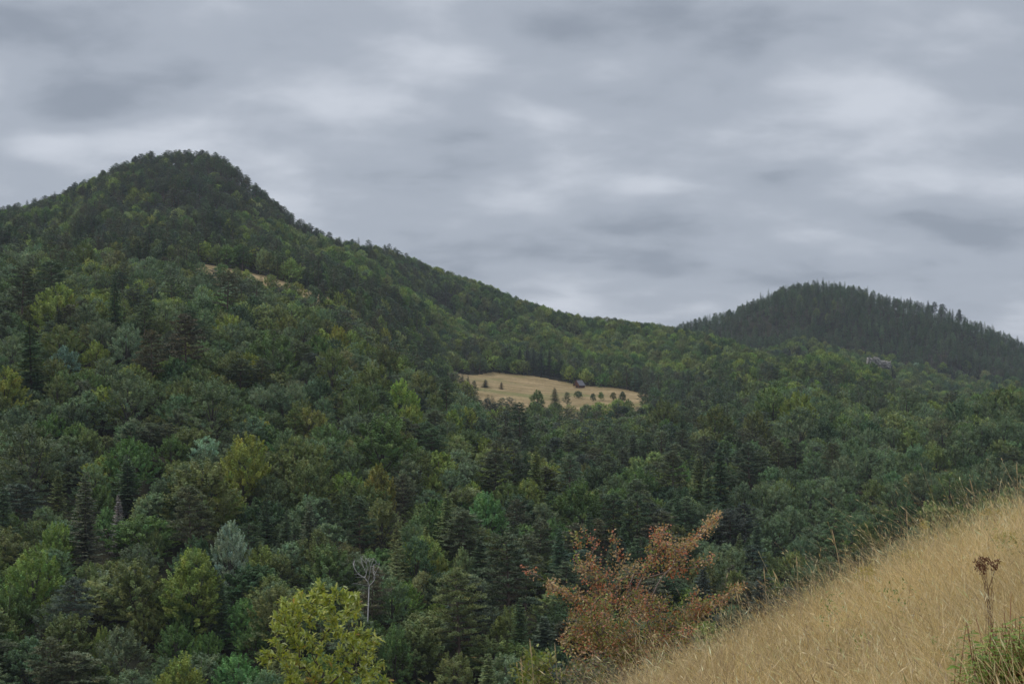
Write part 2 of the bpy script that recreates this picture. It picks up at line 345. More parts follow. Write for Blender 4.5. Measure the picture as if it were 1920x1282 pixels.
# ------------------------------------------------------------------ tree meshes (unit: metres; width 10 / heights below)
def rnd_dirs(n, g): return unit(g.normal(size=(n, 3)))
def tone_arr(n_cl, per, g, amt=.16):
    t = 1 + g.normal(0, amt, n_cl); hue = g.normal(0, .07, n_cl)
    c = np.stack([t * (1 + hue), t, t * (1 - hue)], 1); c = np.repeat(c, per, 0)
    return np.clip(c * (1 + g.normal(0, .10, (len(c), 1))), .45, 1.8)
def broadleaf(seed, clumps, per, ll, airy=False, tall=1.0):
    """crown 10 m wide; trunk base at z=0; returns leaf quads, tone, trunk MB, top height"""
    g = np.random.default_rng(seed); H = 14.0 * tall; R = 5.0
    nl = 13 if airy else 11
    lob = []
    for k in range(nl):
        t = (k + .5) / nl; zz = (0.20 + .80 * t); a = k * 2.4 + g.uniform(-.4, .4)
        prof = math.sqrt(max(0, 1 - ((zz - .38) / .66) ** 2))
        rr = R * prof * g.uniform(.42, .64) * (1 if k < nl - 1 else 0)
        lob.append((rr * math.cos(a), rr * math.sin(a), H * (.16 + .72 * zz) - 1.4, R * g.uniform(.34, .50) * (1.05 - .35 * t)))
    lob.append((0, 0, H * .5, R * .55)); lob = np.array(lob)
    C = []; 
    while len(C) < clumps:
        k = g.integers(len(lob)); d = unit(g.normal(size=3) + np.array([0, 0, .35])); p = lob[k, :3] + d * lob[k, 3] * np.array([1, 1, 1.05]) * g.uniform(.80, 1.05)
        dist = np.linalg.norm((lob[:, :3] - p), axis=1) / lob[:, 3]; dist[k] = 9
        if dist.min() < .86 and g.uniform() < .9: continue
        if airy and g.uniform() < .22: continue
        C.append(np.concatenate([p, d]))
    C = np.array(C); P0 = C[:, :3]; D0 = C[:, 3:]
    ctr = np.array([0, 0, H * .38]); outw = unit(P0 - ctr)
    ax = unit(outw * .8 + D0 * .5 + np.array([0, 0, .75 if not airy else .5]) + g.normal(0, .22, P0.shape))
    Ls = g.uniform(.75, 1.35, clumps) * (1.0 if not airy else .85)
    Pr = np.repeat(P0, per, 0); Ar = np.repeat(ax, per, 0); Lr = np.repeat(Ls, per)
    t = g.uniform(-.45, 1, clumps * per)
    side = unit(np.cross(Ar, rnd_dirs(len(Ar), g)))
    flat = np.array([1, 1, .55])
    spread = (.36 * (1 - np.clip(t, 0, 1)) + .10) * Lr * (1.25 if airy else 1)
    P = Pr + Ar * (t * Lr)[:, None] + side * (spread * np.sqrt(g.uniform(0, 1, len(t))))[:, None] * flat
    D = unit(Ar * .8 + side * .9 + rnd_dirs(len(Ar), g) * .5)
    Nn = unit(np.array([0, 0, .45]) + D0.repeat(per, 0) * .85 + outw.repeat(per, 0) * .6 + rnd_dirs(len(Ar), g) * .5)
    sz = ll * g.uniform(.7, 1.3, len(P))
    V = leaf_quads(P - D * sz[:, None] * .4, D, Nn, sz, sz * .62, .06)
    tone = tone_arr(clumps, per, g, .20)
    tb = MB(); tb.add(tube([(0, 0, -1.5), (.05, 0, H * .2), (0, .1, H * .45), (0, 0, H * .8)], [.3, .24, .17, .05]))
    for l in lob[:-1]:
        s = H * .18 + .35 * max(0, l[2] - H * .3); tb.add(tube([(0, 0, s), (l[0] * .5, l[1] * .5, s + (l[2] - s) * .6), (l[0], l[1], l[2] + l[3] * .4)], [.13, .08, .02], 4))
    return V, tone, tb, float(V[..., 2].max())
def spruce(seed, levels, nb, tw, ll, spread=1.0):
    g = np.random.default_rng(seed); H = 20.0; R = 3.4 * spread
    P, D, Nn, L_, W_, cid = [], [], [], [], [], []
    c = 0; tb = MB(); tb.add(tube([(0, 0, -1.5), (0, 0, H * .5), (0, 0, H * .99)], [.26, .15, .02]))
    for i in range(levels):
        t = i / (levels - 1); z = H * (.10 + .90 * t ** .92); Rl = R * ((1 - t) ** .82) * g.uniform(.78, 1.12) + .12
        for k in range(nb if t < .9 else 4):
            a = 2 * math.pi * (k + g.uniform(-.35, .35)) / nb + i * 1.1; r = Rl * g.uniform(.50, 1.18)
            dirv = np.array([math.cos(a), math.sin(a), 0]); sidev = np.array([-math.sin(a), math.cos(a), 0])
            m = max(3, int(tw * r / R) + 2); zj = g.normal(0, .45) * (1 - t); 
            for j in range(m):
                s = (j + .6) / m; droop = -.30 * r * s + .22 * r * s * s * 1.3
                q = dirv * r * s + np.array([0, 0, z + droop + zj])
                for sd in (-1, 1):
                    P.append(q); D.append(dirv * .75 + sidev * sd * .8 + np.array([0, 0, g.uniform(-.45, .12)])); Nn.append(np.array([0, 0, 1]) + g.normal(0, .35, 3))
                    L_.append((.28 + .32 * (1 - s) * r / 1.8) * ll * g.uniform(.8, 1.3) + .12); W_.append(.15 * ll * g.uniform(.8, 1.4) + .05); cid.append(c)
                P.append(q); D.append(dirv + np.array([0, 0, g.uniform(-.2, .35)])); Nn.append(np.array([0, 0, 1]) + g.normal(0, .3, 3)); L_.append(.42 * ll); W_.append(.2 * ll); cid.append(c)
            c += 1
    P, D, Nn = map(np.array, (P, D, Nn)); V = leaf_quads(P, D, Nn, np.array(L_), np.array(W_), .04)
    tc_ = tone_arr(c, 1, g, .14)[np.array(cid)]
    return V, tc_, tb, H
def pine(seed, nbr, tufts, per, ll, top=.45):
    g = np.random.default_rng(seed); H = 18.0; R = 3.6
    tb = MB(); lean = g.normal(0, .25, 2)
    trunk = lambda s: np.array([lean[0] * s * s, lean[1] * s * s, H * s])
    tb.add(tube([(0, 0, -1.5)] + [trunk(s) for s in (.3, .6, .85, .97)], [.27, .22, .15, .08, .02]))
    P, A, cid = [], [], []; c = 0
    for i in range(nbr):
        s = .38 + .60 * ((i + .5) / nbr) ** .85; a = i * 2.4 + g.uniform(-.5, .5)
        prof = math.sin(min(1, (1.02 - s) / .62) * math.pi * .62) ** .8
        r = R * prof * g.uniform(.6, 1.15) + .3
        base = trunk(s); dirv = np.array([math.cos(a), math.sin(a), 0]); end = base + dirv * r + np.array([0, 0, r * g.uniform(.05, .35)])
        tb.add(tube([base, (base + end) / 2 - np.array([0, 0, .05 * r]), end], [.07, .045, .015], 4))
        n = max(2, int(tufts * r / R) + 1)
        for j in range(n):
            u_ = g.uniform(.35, 1.03); sd = g.normal(0, .26 * r * u_ * .8)
            P.append(base + (end - base) * u_ + np.array([-math.sin(a), math.cos(a), 0]) * sd + np.array([0, 0, g.uniform(-.05, .35)])); A.append(unit(dirv * .5 + np.array([0, 0, 1.0]) + g.normal(0, .2, 3)))
    P.append(trunk(1.0)); A.append(np.array([0, 0, 1.]))
    P, A = np.array(P), np.array(A); n = len(P); Pr = np.repeat(P, per, 0); Ar = np.repeat(A, per, 0)
    D = unit(rnd_dirs(n * per, g) * np.array([1, 1, .45]) + Ar * .55)
    st = Pr + rnd_dirs(n * per, g) * np.array([.34, .34, .13])
    V = leaf_quads(st, D, unit(rnd_dirs(n * per, g) * .6 + np.array([0, 0, 1])), ll * g.uniform(.7, 1.3, n * per), .26 * ll * g.uniform(.7, 1.3, n * per), .02)
    return V, tone_arr(n, per, g, .13), tb, H
# ---- variants.  'near' detailed, 'mid' and 'far' with fewer, larger leaf faces
VAR = {}      # key -> list of (crown_mesh, trunk_mesh, ref_width, ref_height)
def make_var(key, fn, argl, leafmat, barkmat, w):
    VAR[key] = []
    for i, a in enumerate(argl):
        V, tone, tb, H = fn(*a)
        rr = np.percentile(np.hypot(V[..., 0], V[..., 1]), 97)
        VAR[key].append((quads_mesh('crown', V, [leafmat], {'tone': tone}), tb.mesh('trunk', barkmat, True), 2 * rr, H))
make_var('B0', broadleaf, [(s, 250, 64, .30, False, t) for s, t in ((1, 1.), (2, .9), (3, 1.1), (4, 1.), (5, .85))], M_LEAF, M_BARK, 10)
make_var('A0', broadleaf, [(s, 260, 52, .26, True, t) for s, t in ((11, 1.15), (12, 1.25), (13, 1.05), (14, 1.3))], M_LEAF, M_BARK, 10)
make_var('S0', spruce, [(21, 46, 8, 9, 1.1, 1.), (22, 42, 8, 9, 1.12, 1.15), (23, 48, 7, 8, 1.05, .9)], M_NEEDLE, M_PINEBARK, 7)
make_var('P0', pine, [(31, 56, 8, 34, .42), (32, 48, 9, 34, .45), (33, 62, 7, 34, .42), (34, 44, 9, 34, .44)], M_NEEDLE, M_PINEBARK, 7)
make_var('B1', broadleaf, [(s, 230, 17, .48, False, t) for s, t in ((6, 1.), (7, .9), (8, 1.05))], M_LEAF, M_BARK, 10)
make_var('A1', broadleaf, [(s, 210, 15, .42, True, t) for s, t in ((15, 1.15), (16, 1.25))], M_LEAF, M_BARK, 10)
make_var('S1', spruce, [(24, 19, 7, 4, 1.9, 1.), (25, 17, 7, 4, 1.9, 1.1)], M_NEEDLE, M_PINEBARK, 7)
make_var('P1', pine, [(35, 34, 5, 13, .75), (36, 30, 6, 13, .8), (37, 38, 5, 13, .75)], M_NEEDLE, M_PINEBARK, 7)

COLR = {'yg': (.275, .345, .085), 'g': (.150, .228, .070), 'dg': (.100, .156, .070), 'og': (.200, .240, .080), 'sg': (.210, .280, .150),
        'ag': (.156, .218, .106), 'silver': (.33, .42, .31), 'gold': (.29, .32, .072), 'bd': (.148, .158, .085), 'pale': (.29, .35, .14), 'pg': (.132, .168, .088),
        'em': (.160, .265, .092), 'pd': (.095, .127, .088), 'dead': (.38, .31, .28)}
CW = {'yg': 'bright yellow-green', 'g': 'fresh green', 'dg': 'dark green', 'og': 'olive green', 'sg': 'grey-green', 'ag': 'muted green', 'silver': 'silvery pale', 'gold': 'golden-tinged',
      'bd': 'brownish dark', 'pale': 'pale green', 'pg': 'deep green', 'em': 'emerald green', 'pd': 'blackish green', 'dead': 'dead brown'}

# ------------------------------------------------------------------ trees that the photograph lets one pick out: column, row of the top, width (px), kind, colour
TREES = '''105 528 88 B yg;178 537 32 B yg;218 520 38 S dg;155 452 52 B og;215 465 52 B pale;200 500 30 B yg;280 480 46 A sg;322 488 38 A sg;262 520 44 B yg;40 500 70 P pg;100 490 70 P pg;160 566 62 A ag
192 596 60 A ag;60 603 66 S dg;14 580 50 A ag;22 628 62 A sg;112 605 68 A og;120 645 50 A silver;8 684 84 B gold;98 668 66 B og;165 688 56 B og;195 668 44 A sg;285 620 54 P bd;350 590 62 P bd;235 605 70 A sg
240 688 84 A ag;435 655 56 A og;400 702 100 A ag;450 568 54 B dg;462 600 46 A sg;425 510 44 P bd;432 552 26 B yg;375 512 46 A ag;310 560 50 A sg;270 560 44 P pg
510 614 88 B g;540 586 46 B og;585 586 44 B og;633 607 42 B gold;597 626 58 B g;625 648 72 A og;680 636 56 B yg;720 642 56 B og;700 670 76 B og;520 655 52 A sg;575 676 50 A ag;600 704 54 A dg;650 687 42 A silver;790 692 62 B og
750 708 72 B yg;675 716 70 A g;822 676 42 B dg;838 706 34 P dg;805 735 52 B og;765 755 62 B yg;495 726 52 A sg;555 716 52 A sg;605 742 42 A sg;610 768 46 A ag;540 800 62 A ag;555 766 36 P og;715 772 112 B g;660 772 52 A sg
848 766 52 B yg;850 806 46 B g;795 787 52 B g;915 836 50 A pale;35 757 72 A ag;95 744 54 A ag;62 790 130 A ag;14 798 46 B yg;150 788 60 B g;115 822 44 A sg;245 816 86 B g;180 866 60 A sg;320 812 62 A g;385 815 60 A silver
457 806 96 B gold;380 856 130 B og;462 882 64 B og;110 882 42 S og;160 886 60 S bd;200 900 42 B em;270 925 50 A pale;205 948 62 B em;5 902 52 S dg;90 946 66 A sg;105 976 64 B yg;360 912 70 P bd;290 990 36 B pale
62 1022 104 B yg;362 1022 110 B yg;490 1014 84 B yg;160 1046 78 B og;255 1042 112 B og;20 960 60 A g;120 1146 100 B og;15 1090 90 B g;60 1188 96 A ag;230 1170 92 A ag;298 1096 52 B yg;350 1116 62 B em;395 1106 60 A og;190 1170 38 B yg
332 1166 72 B g;450 1118 72 B em;310 1226 74 A ag;450 1220 96 B em;270 1130 62 B og;15 1180 60 B g;180 1235 80 B og;390 1180 60 B g;578 850 98 B og;655 862 46 B yg;710 866 78 B gold;575 896 62 B yg;510 886 70 A ag
500 926 42 S dg;534 956 42 S dg;580 940 50 S pg;616 936 46 P pg;690 906 80 B og;716 932 74 A og;756 890 46 P bd;810 882 52 B yg;842 876 52 A sg;886 900 42 B yg;912 918 78 B em;836 916 48 S og;650 926 34 S dg;785 982 60 B og
748 982 46 S og;740 1012 40 S pale;676 932 60 P dg;620 1016 88 B g;525 1036 64 A og;696 1062 62 P bd;790 1068 50 A pale;826 1040 36 B yg;868 1022 46 B pale;955 1000 112 P pg;905 986 62 A og;864 1066 92 P og;762 1086 62 B yg;826 1120 62 B yg
740 1166 64 A g;976 1122 54 S dg;916 1226 62 S og;850 1222 96 A og;520 1092 104 A og;418 1085 40 S dg;560 1130 60 B g;480 1160 70 B g
976 756 46 P dg;1002 750 46 B og;1060 792 38 A pale;1030 812 42 B g;1005 836 42 S og;1045 842 38 P dg;1066 852 52 P sg;984 856 32 A sg;990 896 66 B yg;1086 894 98 B g;1196 868 72 B g;1155 888 60 A ag;1150 926 56 P dg;1195 926 60 P dg
1226 928 50 B pale;1020 940 62 A sg;1066 950 52 A ag;970 936 42 P bd;1050 990 46 S dg;985 1002 62 P pg;1308 846 46 S og;1352 832 54 S dg;1275 920 42 S dg;1262 846 50 P pg;1335 916 38 B g;1396 900 62 A ag;1405 832 52 P pg;1280 770 32 S dg
1140 842 48 B og;1245 746 60 B og;1340 756 70 B og;1420 766 60 B og;1250 783 42 A g;1300 800 40 A ag;1328 800 46 B og;1370 985 38 A sg;1386 1000 36 S og;1418 976 38 S dg;1370 1024 72 A ag;1335 1020 54 A sg;1100 960 46 S dg;1230 1010 50 P pg
1450 722 70 B og;1500 728 60 B gold;1500 760 82 A sg;1545 780 62 B dg;1565 826 52 A ag;1600 816 56 A ag;1630 800 38 A sg;1676 800 46 A ag;1708 802 48 A og;1736 806 38 A ag;1766 778 62 A bd;1810 796 80 A ag;1842 790 60 A ag;1880 776 62 A ag
1530 852 48 A ag;1585 852 52 A sg;1632 842 52 A ag;1668 856 62 A ag;1716 830 48 A sg;1756 832 52 A og;1790 832 52 A ag;1480 872 52 A ag;1460 900 60 A sg;1520 896 62 A ag;1560 898 54 A sg;1602 922 60 A ag;1640 896 52 A og;1680 896 62 A ag
1730 876 62 A ag;1776 882 70 A g;1820 880 62 A ag;1860 850 70 A ag;1898 862 60 A ag;1456 966 62 A ag;1560 956 62 P ag;1602 962 60 A ag;1650 960 62 A dg;1700 930 62 A dg;1640 726 50 B ag;1700 728 60 A ag;1800 746 60 B ag;1850 742 60 B ag;1882 726 70 B og
1582 715 32 B em;1560 742 50 A ag;1430 900 56 A ag;1500 1000 60 A ag;1330 880 44 S dg;223 928 30 S dead;430 972 68 A silver'''
placed = []     # dict(x,y,z,w,h,kind,col,px,py,wp)
HRATIO = {'B': (1.30, 9, 19), 'A': (1.45, 9, 20), 'S': (2.9, 13, 24), 'P': (2.2, 12, 22)}
def t_height(kind, w):
    r_, lo, hi = HRATIO[kind]; return float(np.clip(w * r_, lo, hi))
scan = np.arange(118, 660, 1.5)
for line in TREES.replace('\n', ';').split(';'):
    a = line.split()
    if len(a) < 5: continue
    px, py, wp = float(a[0]), float(a[1]), float(a[2]) * 1.16; kind, colk = a[3], a[4]
    X = (px - 960) / F * scan; gz = G(X, scan); hs = np.array([t_height(kind, wp * y / F) for y in scan])
    pr = HZ - (gz + hs) / scan * F; ok = np.where(pr <= py)[0]
    if len(ok) == 0: ok = [int(np.argmin(pr))]
    y = scan[ok[0]] - {430: 16, 912: 8, 457: 10, 710: 8, 105: 8, 385: 0, 362: 5, 62: 5, 868: 6, 740: 8, 1500: 10, 633: 8}.get(int(px), 0) * (colk != 'dg'); x = (px - 960) / F * y; w = wp * y / F; z = float(G(x, y)); h = (HZ - py) / F * y - z
    h = float(np.clip(h, 5, 26))
    placed.append(dict(x=x, y=y, z=z, w=w, h=h, kind=kind, col=colk, px=px, py=py, wp=wp, hand=True))
NEARH = len(placed)

# single trees on and round the meadow: column, row of top, row of foot, width, kind, colour, look
SOLO = [(910, 711, 727, 17, 'S', 'dg', 'small dark fir alone on the left half of the meadow'),
 (940, 716, 730, 10, 'S', 'bd', 'tiny rusty-brown fir on the meadow beside the round bush'),
 (1084, 732, 748, 17, 'B', 'dg', 'round dark little tree on the meadow just below the cabin'),
 (1167, 733, 758, 16, 'B', 'dg', 'small dark tree with a bare stem near the right end of the meadow'),
 (1112, 736, 754, 11, 'B', 'dg', 'small tree at the meadow edge, second right of the round tree below the cabin'),
 (1127, 734, 752, 12, 'B', 'g', 'small round tree at the lower meadow edge, midway between cabin and meadow tip'),
 (1150, 734, 752, 12, 'B', 'og', 'small tree left of the bare-stemmed tree on the lower meadow edge'),
 (1041, 727, 768, 26, 'S', 'dg', 'pointed dark fir at the lower meadow edge left below the cabin'),
 (1008, 729, 770, 30, 'B', 'g', 'round green tree at the lower meadow edge, left of the pointed fir'),
 (1063, 735, 772, 18, 'P', 'dg', 'thin ragged pine at the lower meadow edge directly left below the cabin'),
 (866, 702, 752, 22, 'S', 'pd', 'left one of two blackish firs at the left end of the meadow'),
 (878, 704, 752, 18, 'S', 'pd', 'right one of two blackish firs at the left end of the meadow'),
 (889, 714, 756, 16, 'P', 'dg', 'slim conifer just right of the two blackish firs on the meadow'),
 (955, 668, 697, 30, 'B', 'g', 'green round tree at the top edge of the meadow, left of the tall firs'),
 (975, 650, 700, 17, 'S', 'pd', 'leftmost of the tall dark firs behind the meadow'),
 (988, 645, 702, 17, 'S', 'pd', 'second from the left of the tall dark firs behind the meadow'),
 (1001, 648, 704, 17, 'S', 'pd', 'middle one of the tall dark firs behind the meadow'),
 (1015, 650, 706, 18, 'S', 'pd', 'fourth from the left of the tall dark firs behind the meadow'),
 (1030, 655, 709, 17, 'S', 'pd', 'rightmost of the tall dark firs behind the meadow'),
 (905, 672, 700, 26, 'A', 'ag', 'bushy muted green tree at the upper left corner of the meadow'),
 (1130, 688, 722, 22, 'B', 'g', 'bright green tree at the forest edge right of the cabin'),
 (1079, 688, 718, 22, 'S', 'pd', 'dark fir directly behind the cabin'),
 (1740, 563, 608, 12, 'S', 'pd', 'slender spire-like fir on the skyline of the right-hand hill, left of the pair'),
 (1707, 557, 596, 11, 'S', 'pd', 'narrow fir standing free on the skyline of the right-hand hill, leftmost spire'),
 (1752, 566, 606, 14, 'P', 'pd', 'tall ragged pine beside the slender spire on the right-hand skyline'),
 (1766, 570, 612, 18, 'P', 'pd', 'broad dark pine right of the ragged one on the right-hand skyline'),
 (1798, 580, 614, 14, 'P', 'pd', 'dark pine standing free on the falling skyline of the right-hand hill')]
ys_s = np.arange(690, 1000, 1.0); far_s = np.arange(1380, 1640, 1.0)
for px, pt, pf, wp, kind, colk, lab in SOLO:
    if px > 1700:
        yy = far_s; pr = HZ - (G((px - 960) / F * yy, yy)) / yy * F; y = yy[int(np.argmin(pr))]
        z = float(G((px - 960) / F * y, y)); h = (HZ - pt) / F * y - z
    else:
        yy = ys_s if pf < 760 else np.arange(640, 760, 1.0)
        pr = HZ - (G((px - 960) / F * yy, yy)) / yy * F; y = yy[int(np.argmin(abs(pr - pf)))]
        z = float(G((px - 960) / F * y, y)); h = max((HZ - pt) / F * y - z, (pf - pt) / F * y * .8)
    placed.append(dict(x=(px - 960) / F * y, y=y, z=z, w=wp * y / F, h=h, kind=kind, col=colk, px=px, py=pt, wp=wp, hand=True, lab=lab))

# ------------------------------------------------------------------ filling the woods
def vn(x, y, s, seed):     # smooth value noise
    x = np.asarray(x) / s; y = np.asarray(y) / s
    def hsh(i, j): return np.modf(np.abs(np.sin(i * 127.1 + j * 311.7 + seed * 74.7) * 43758.5453))[0]
    i = np.floor(x); j = np.floor(y); fx = x - i; fy = y - j; fx = fx * fx * (3 - 2 * fx); fy = fy * fy * (3 - 2 * fy)
    return (hsh(i, j) * (1 - fx) + hsh(i + 1, j) * fx) * (1 - fy) + (hsh(i, j + 1) * (1 - fx) + hsh(i + 1, j + 1) * fx) * fy
cand = []
y = 60.0
while y < 1720:
    s = 7.0 if y < 330 else (7.4 if y < 700 else 7.9)
    half = 0.60 * y + 20; n = int(2 * half / s)
    X = -half + (np.arange(n) + rng.uniform(-.42, .42, n)) * s; Yv = y + rng.uniform(-.45, .45, n) * s
    cand.append(np.stack([X, Yv], 1)); y += s
cand = np.concatenate(cand); X, Yv = cand[:, 0], cand[:, 1]; PXv = 960 + F * X / Yv
keep = ~on_meadow(PXv, Yv)
HP = np.array([[p['x'], p['y'], p['w'], p['kind'] in 'SP'] for p in placed], float)
for x_, y_, w_, c_ in HP:
    rr_ = (.40 if not c_ else .36) * w_ + 1.5
    keep &= (X - x_) ** 2 + (Yv - y_) ** 2 > rr_ * rr_
CABX, CABY = (1086 - 960) / F * 842, 842.0
keep &= ~((abs(X - CABX) < 7) & (abs(Yv - CABY) < 9)); keep &= ~((abs(X - CABX) < 9) & (Yv > 780) & (Yv < CABY))
ROX, ROY = (1645 - 960) / F * 1270, 1270.
keep &= ~((abs(X - ROX) < 20) & (Yv > ROY - 34) & (Yv < ROY + 6))
X, Yv, PXv = X[keep], Yv[keep], PXv[keep]; Zv = G(X, Yv)
keep = ~((Yv < 120) & (Zv > -52)); X, Yv, PXv, Zv = X[keep], Yv[keep], PXv[keep], Zv[keep]
n = len(X); U = rng.uniform(size=n)
Nz = vn(X, Yv, 38, 1) + .6 * (vn(X, Yv, 14, 2) - .5); Nb = vn(X, Yv, 60, 3)
fill = []
def pick(u, tab):
    s = 0
    for k, p in tab:
        s += p
        if u < s: return k
    return tab[-1][0]
for i in range(n):
    yv, px, z = Yv[i], PXv[i], Zv[i]; q = U[i] * .65 + (np.clip(Nz[i], 0, 1) * .35)
    if yv < 620:
        if px > 1430: kind = pick(q, [('A', .66), ('B', .18), ('P', .10), ('S', .06)])
        elif px > 900: kind = pick(q, [('B', .34), ('A', .18), ('P', .24), ('S', .24)])
        else: kind = pick(q, [('B', .36), ('A', .34), ('P', .16), ('S', .14)])
    elif yv < 1330:
        hi = z > 105
        peak = hi and 180 < px < 560
        low = yv < 830 and px < 1400
        if peak: kind = pick(q, [('P', .72), ('B', .28)])
        elif low: kind = pick(q, [('S', .34), ('P', .26), ('B', .30), ('A', .10)])
        elif px > 480 and vn(X[i], yv, 90, 7) > .38: kind = pick(q, [('B', .84), ('A', .08), ('P', .08)])
        else: kind = pick(q, [('B', .50), ('P', .22), ('S', .14), ('A', .14)])
    else: kind = pick(q, [('P', .55), ('S', .30), ('B', .15)])
    u2 = rng.uniform()
    if kind == 'B':
        tb_ = [('og', .30), ('g', .28), ('dg', .16), ('yg', .16 + .10 * (Nb[i] > .6)), ('pale', .05), ('gold', .03)] if yv < 1330 else [('dg', .7), ('og', .3)]
        w, colk = rng.uniform(8.5, 13.5), pick(u2, tb_)
    elif kind == 'A': w, colk = rng.uniform(7.5, 11), pick(u2, [('ag', .50), ('sg', .30), ('og', .12), ('silver', .01), ('pale', .04)])
    elif kind == 'S': w, colk = rng.uniform(5.2, 7.6), pick(u2, [('dg', .45), ('pg', .25), ('pd', .2), ('bd', .1)] if yv < 1330 else [('dg', .30), ('pg', .35), ('ag', .35)])
    else: w, colk = rng.uniform(6.5, 9.5), pick(u2, [('pg', .45), ('dg', .2), ('bd', .15), ('pd', .2)] if yv < 1330 else [('pg', .35), ('dg', .35), ('ag', .3)])
    h = {'B': rng.uniform(9.0, 15.0), 'A': rng.uniform(8.8, 14.8), 'S': rng.uniform(13, 18.5), 'P': rng.uniform(12.5, 16.5)}[kind]
    if yv < 620: h -= 1.6
    if 850 < yv < 1330 and kind in 'PS': h = 12.5 + .4 * (h - 12.5)
    if 850 < yv < 1330 and kind == 'B': h = 11 + .4 * (h - 11)
    if 500 < yv < 700 and 860 < px < 1240: h = min(h, 11.5)
    if yv > 1330: h += 2; w *= .85
    if 850 < yv < 1330 and rng.uniform() < .03: h *= 1.12
    fill.append(dict(x=X[i], y=yv, z=z, w=w, h=h, kind=kind, col=colk, px=px, wp=w * F / yv, hand=False))
for t in fill: t['py'] = HZ - (t['z'] + t['h']) / t['y'] * F
# visibility: sweep outwards with a horizon per 10 px column
allt = sorted(placed + fill, key=lambda t: t['y'])
bins = 320; hor = np.full(bins, 1400.0)          # columns -640..2560
def cb(px): return int(np.clip((px + 640) / 10, 0, bins - 1))
for t in allt:
    hw = t['wp'] * .38; a, b = cb(t['px'] - hw), cb(t['px'] + hw)
    seg = hor[a:b + 1]; vis = np.clip(seg - t['py'], -200, t['h'] * F / t['y'] * .8)
    a2, b2 = cb(t['px'] - hw - 25), cb(t['px'] + hw + 25)
    t['near_vis'] = float(max(0, (hor[a2:b2 + 1] - t['py']).max() + 12 + 4000 / t['y'])) if True else 0
    inside = -10 < t['px'] < 1930 and t['py'] < 1275
    t['area'] = float(np.clip(vis, 0, None).mean() * t['wp']) if inside else 0.0
    eff = t['py'] + (t['wp'] * .30 if t['kind'] in 'BA' else t['wp'] * .9)
    hor[a:b + 1] = np.minimum(seg, eff)
vis_fill = [t for t in fill if t['near_vis'] > 0 or t['y'] < 120]
vis_fill.sort(key=lambda t: -t['area'])
solo_n = len(placed)
N_IND = 300
ind = placed + vis_fill[:max(0, N_IND - solo_n)]
rest = vis_fill[max(0, N_IND - solo_n):]
print('trees: placed', len(placed), 'fill', len(fill), 'visible', len(vis_fill), 'stuff', len(rest))

# ---- labels
KW = {'B': 'round-crowned broadleaf', 'A': 'feathery broadleaf', 'S': 'spire-shaped spruce', 'P': 'ragged pine'}
NAME = {'B': 'broadleaf_tree', 'A': 'feathery_tree', 'S': 'spruce_tree', 'P': 'pine_tree'}
GRP = {'B': 'round broadleaf trees on the wooded slope', 'A': 'feathery broadleaf trees on the wooded slope', 'S': 'spruces on the wooded slope', 'P': 'pines on the wooded slope'}
LM = [(430, 1000, 'the silvery tree'), (685, 1065, 'the dead white tree'), (223, 950, 'the dead brown spruce'), (610, 1140, 'the foreground oak'), (1190, 1090, 'the russet bush'),
      (866, 712, 'the two blackish firs'), (1085, 720, 'the cabin'), (1215, 742, 'the meadow tip'), (430, 508, 'the left meadow strip'), (633, 615, 'the orange-tipped tree'),
      (105, 555, 'the big bright beech'), (457, 840, 'the golden-olive dome'), (710, 890, 'the golden dome tree'), (912, 950, 'the emerald round tree'), (1560, 1060, 'the grassy crest'),
      (8, 720, 'the yellow left-edge tree'), (1900, 900, 'the grass at right edge'), (1500, 790, 'the silver-leaved dark tree'), (60, 650, 'the tall left spruce'), (362, 1050, 'the bright dome tree'),
      (955, 1040, 'the big layered pine'), (1086, 920, 'the wide green dome'), (1320, 860, 'the twin spires'), (1710, 740, 'the hillock foot')]
def place_phrase(px, py):
    best = None
    for lx, ly, nm in LM:
        d = math.hypot(px - lx, py - ly)
        if d < 14: continue
        if best is None or d < best[0]: best = (d, px - lx, py - ly, nm)
    d, dx, dy, nm = best; far = 'just ' if d < 70 else ('' if d < 150 else 'well ')
    if abs(dx) > 2.2 * abs(dy): w = 'right of' if dx > 0 else 'left of'
    elif abs(dy) > 2.2 * abs(dx): w = 'below' if dy > 0 else 'above'
    else: w = ('lower ' if dy > 0 else 'upper ') + ('right of' if dx > 0 else 'left of')
    return far + w + ' ' + nm
ORD = ['leftmost', 'second from left', 'third from left', 'fourth from left', 'fifth from left', 'sixth from left', 'seventh from left', 'eighth from left']
bylab = {}
for t in ind:
    if t['col'] == 'dead': t['lab'] = 'dead brown spruce with bare needles among green trees near the left edge'
    if 'lab' in t: continue
    size = 'large ' if t['wp'] > 85 else ('small ' if t['wp'] < 42 else '')
    t['lab'] = f"{size}{CW[t['col']]} {KW[t['kind']]} {place_phrase(t['px'], t['py'] + t['wp'] * .4)}"
    bylab.setdefault(t['lab'], []).append(t)
for lab, ts in bylab.items():
    if len(ts) > 1:
        ts.sort(key=lambda t: t['px'])
        for k, t in enumerate(ts): t['lab'] = ((ORD[k] if k < len(ts) - 1 or k < 2 else 'rightmost') if not (k == len(ts) - 1) else 'rightmost') + ' ' + lab

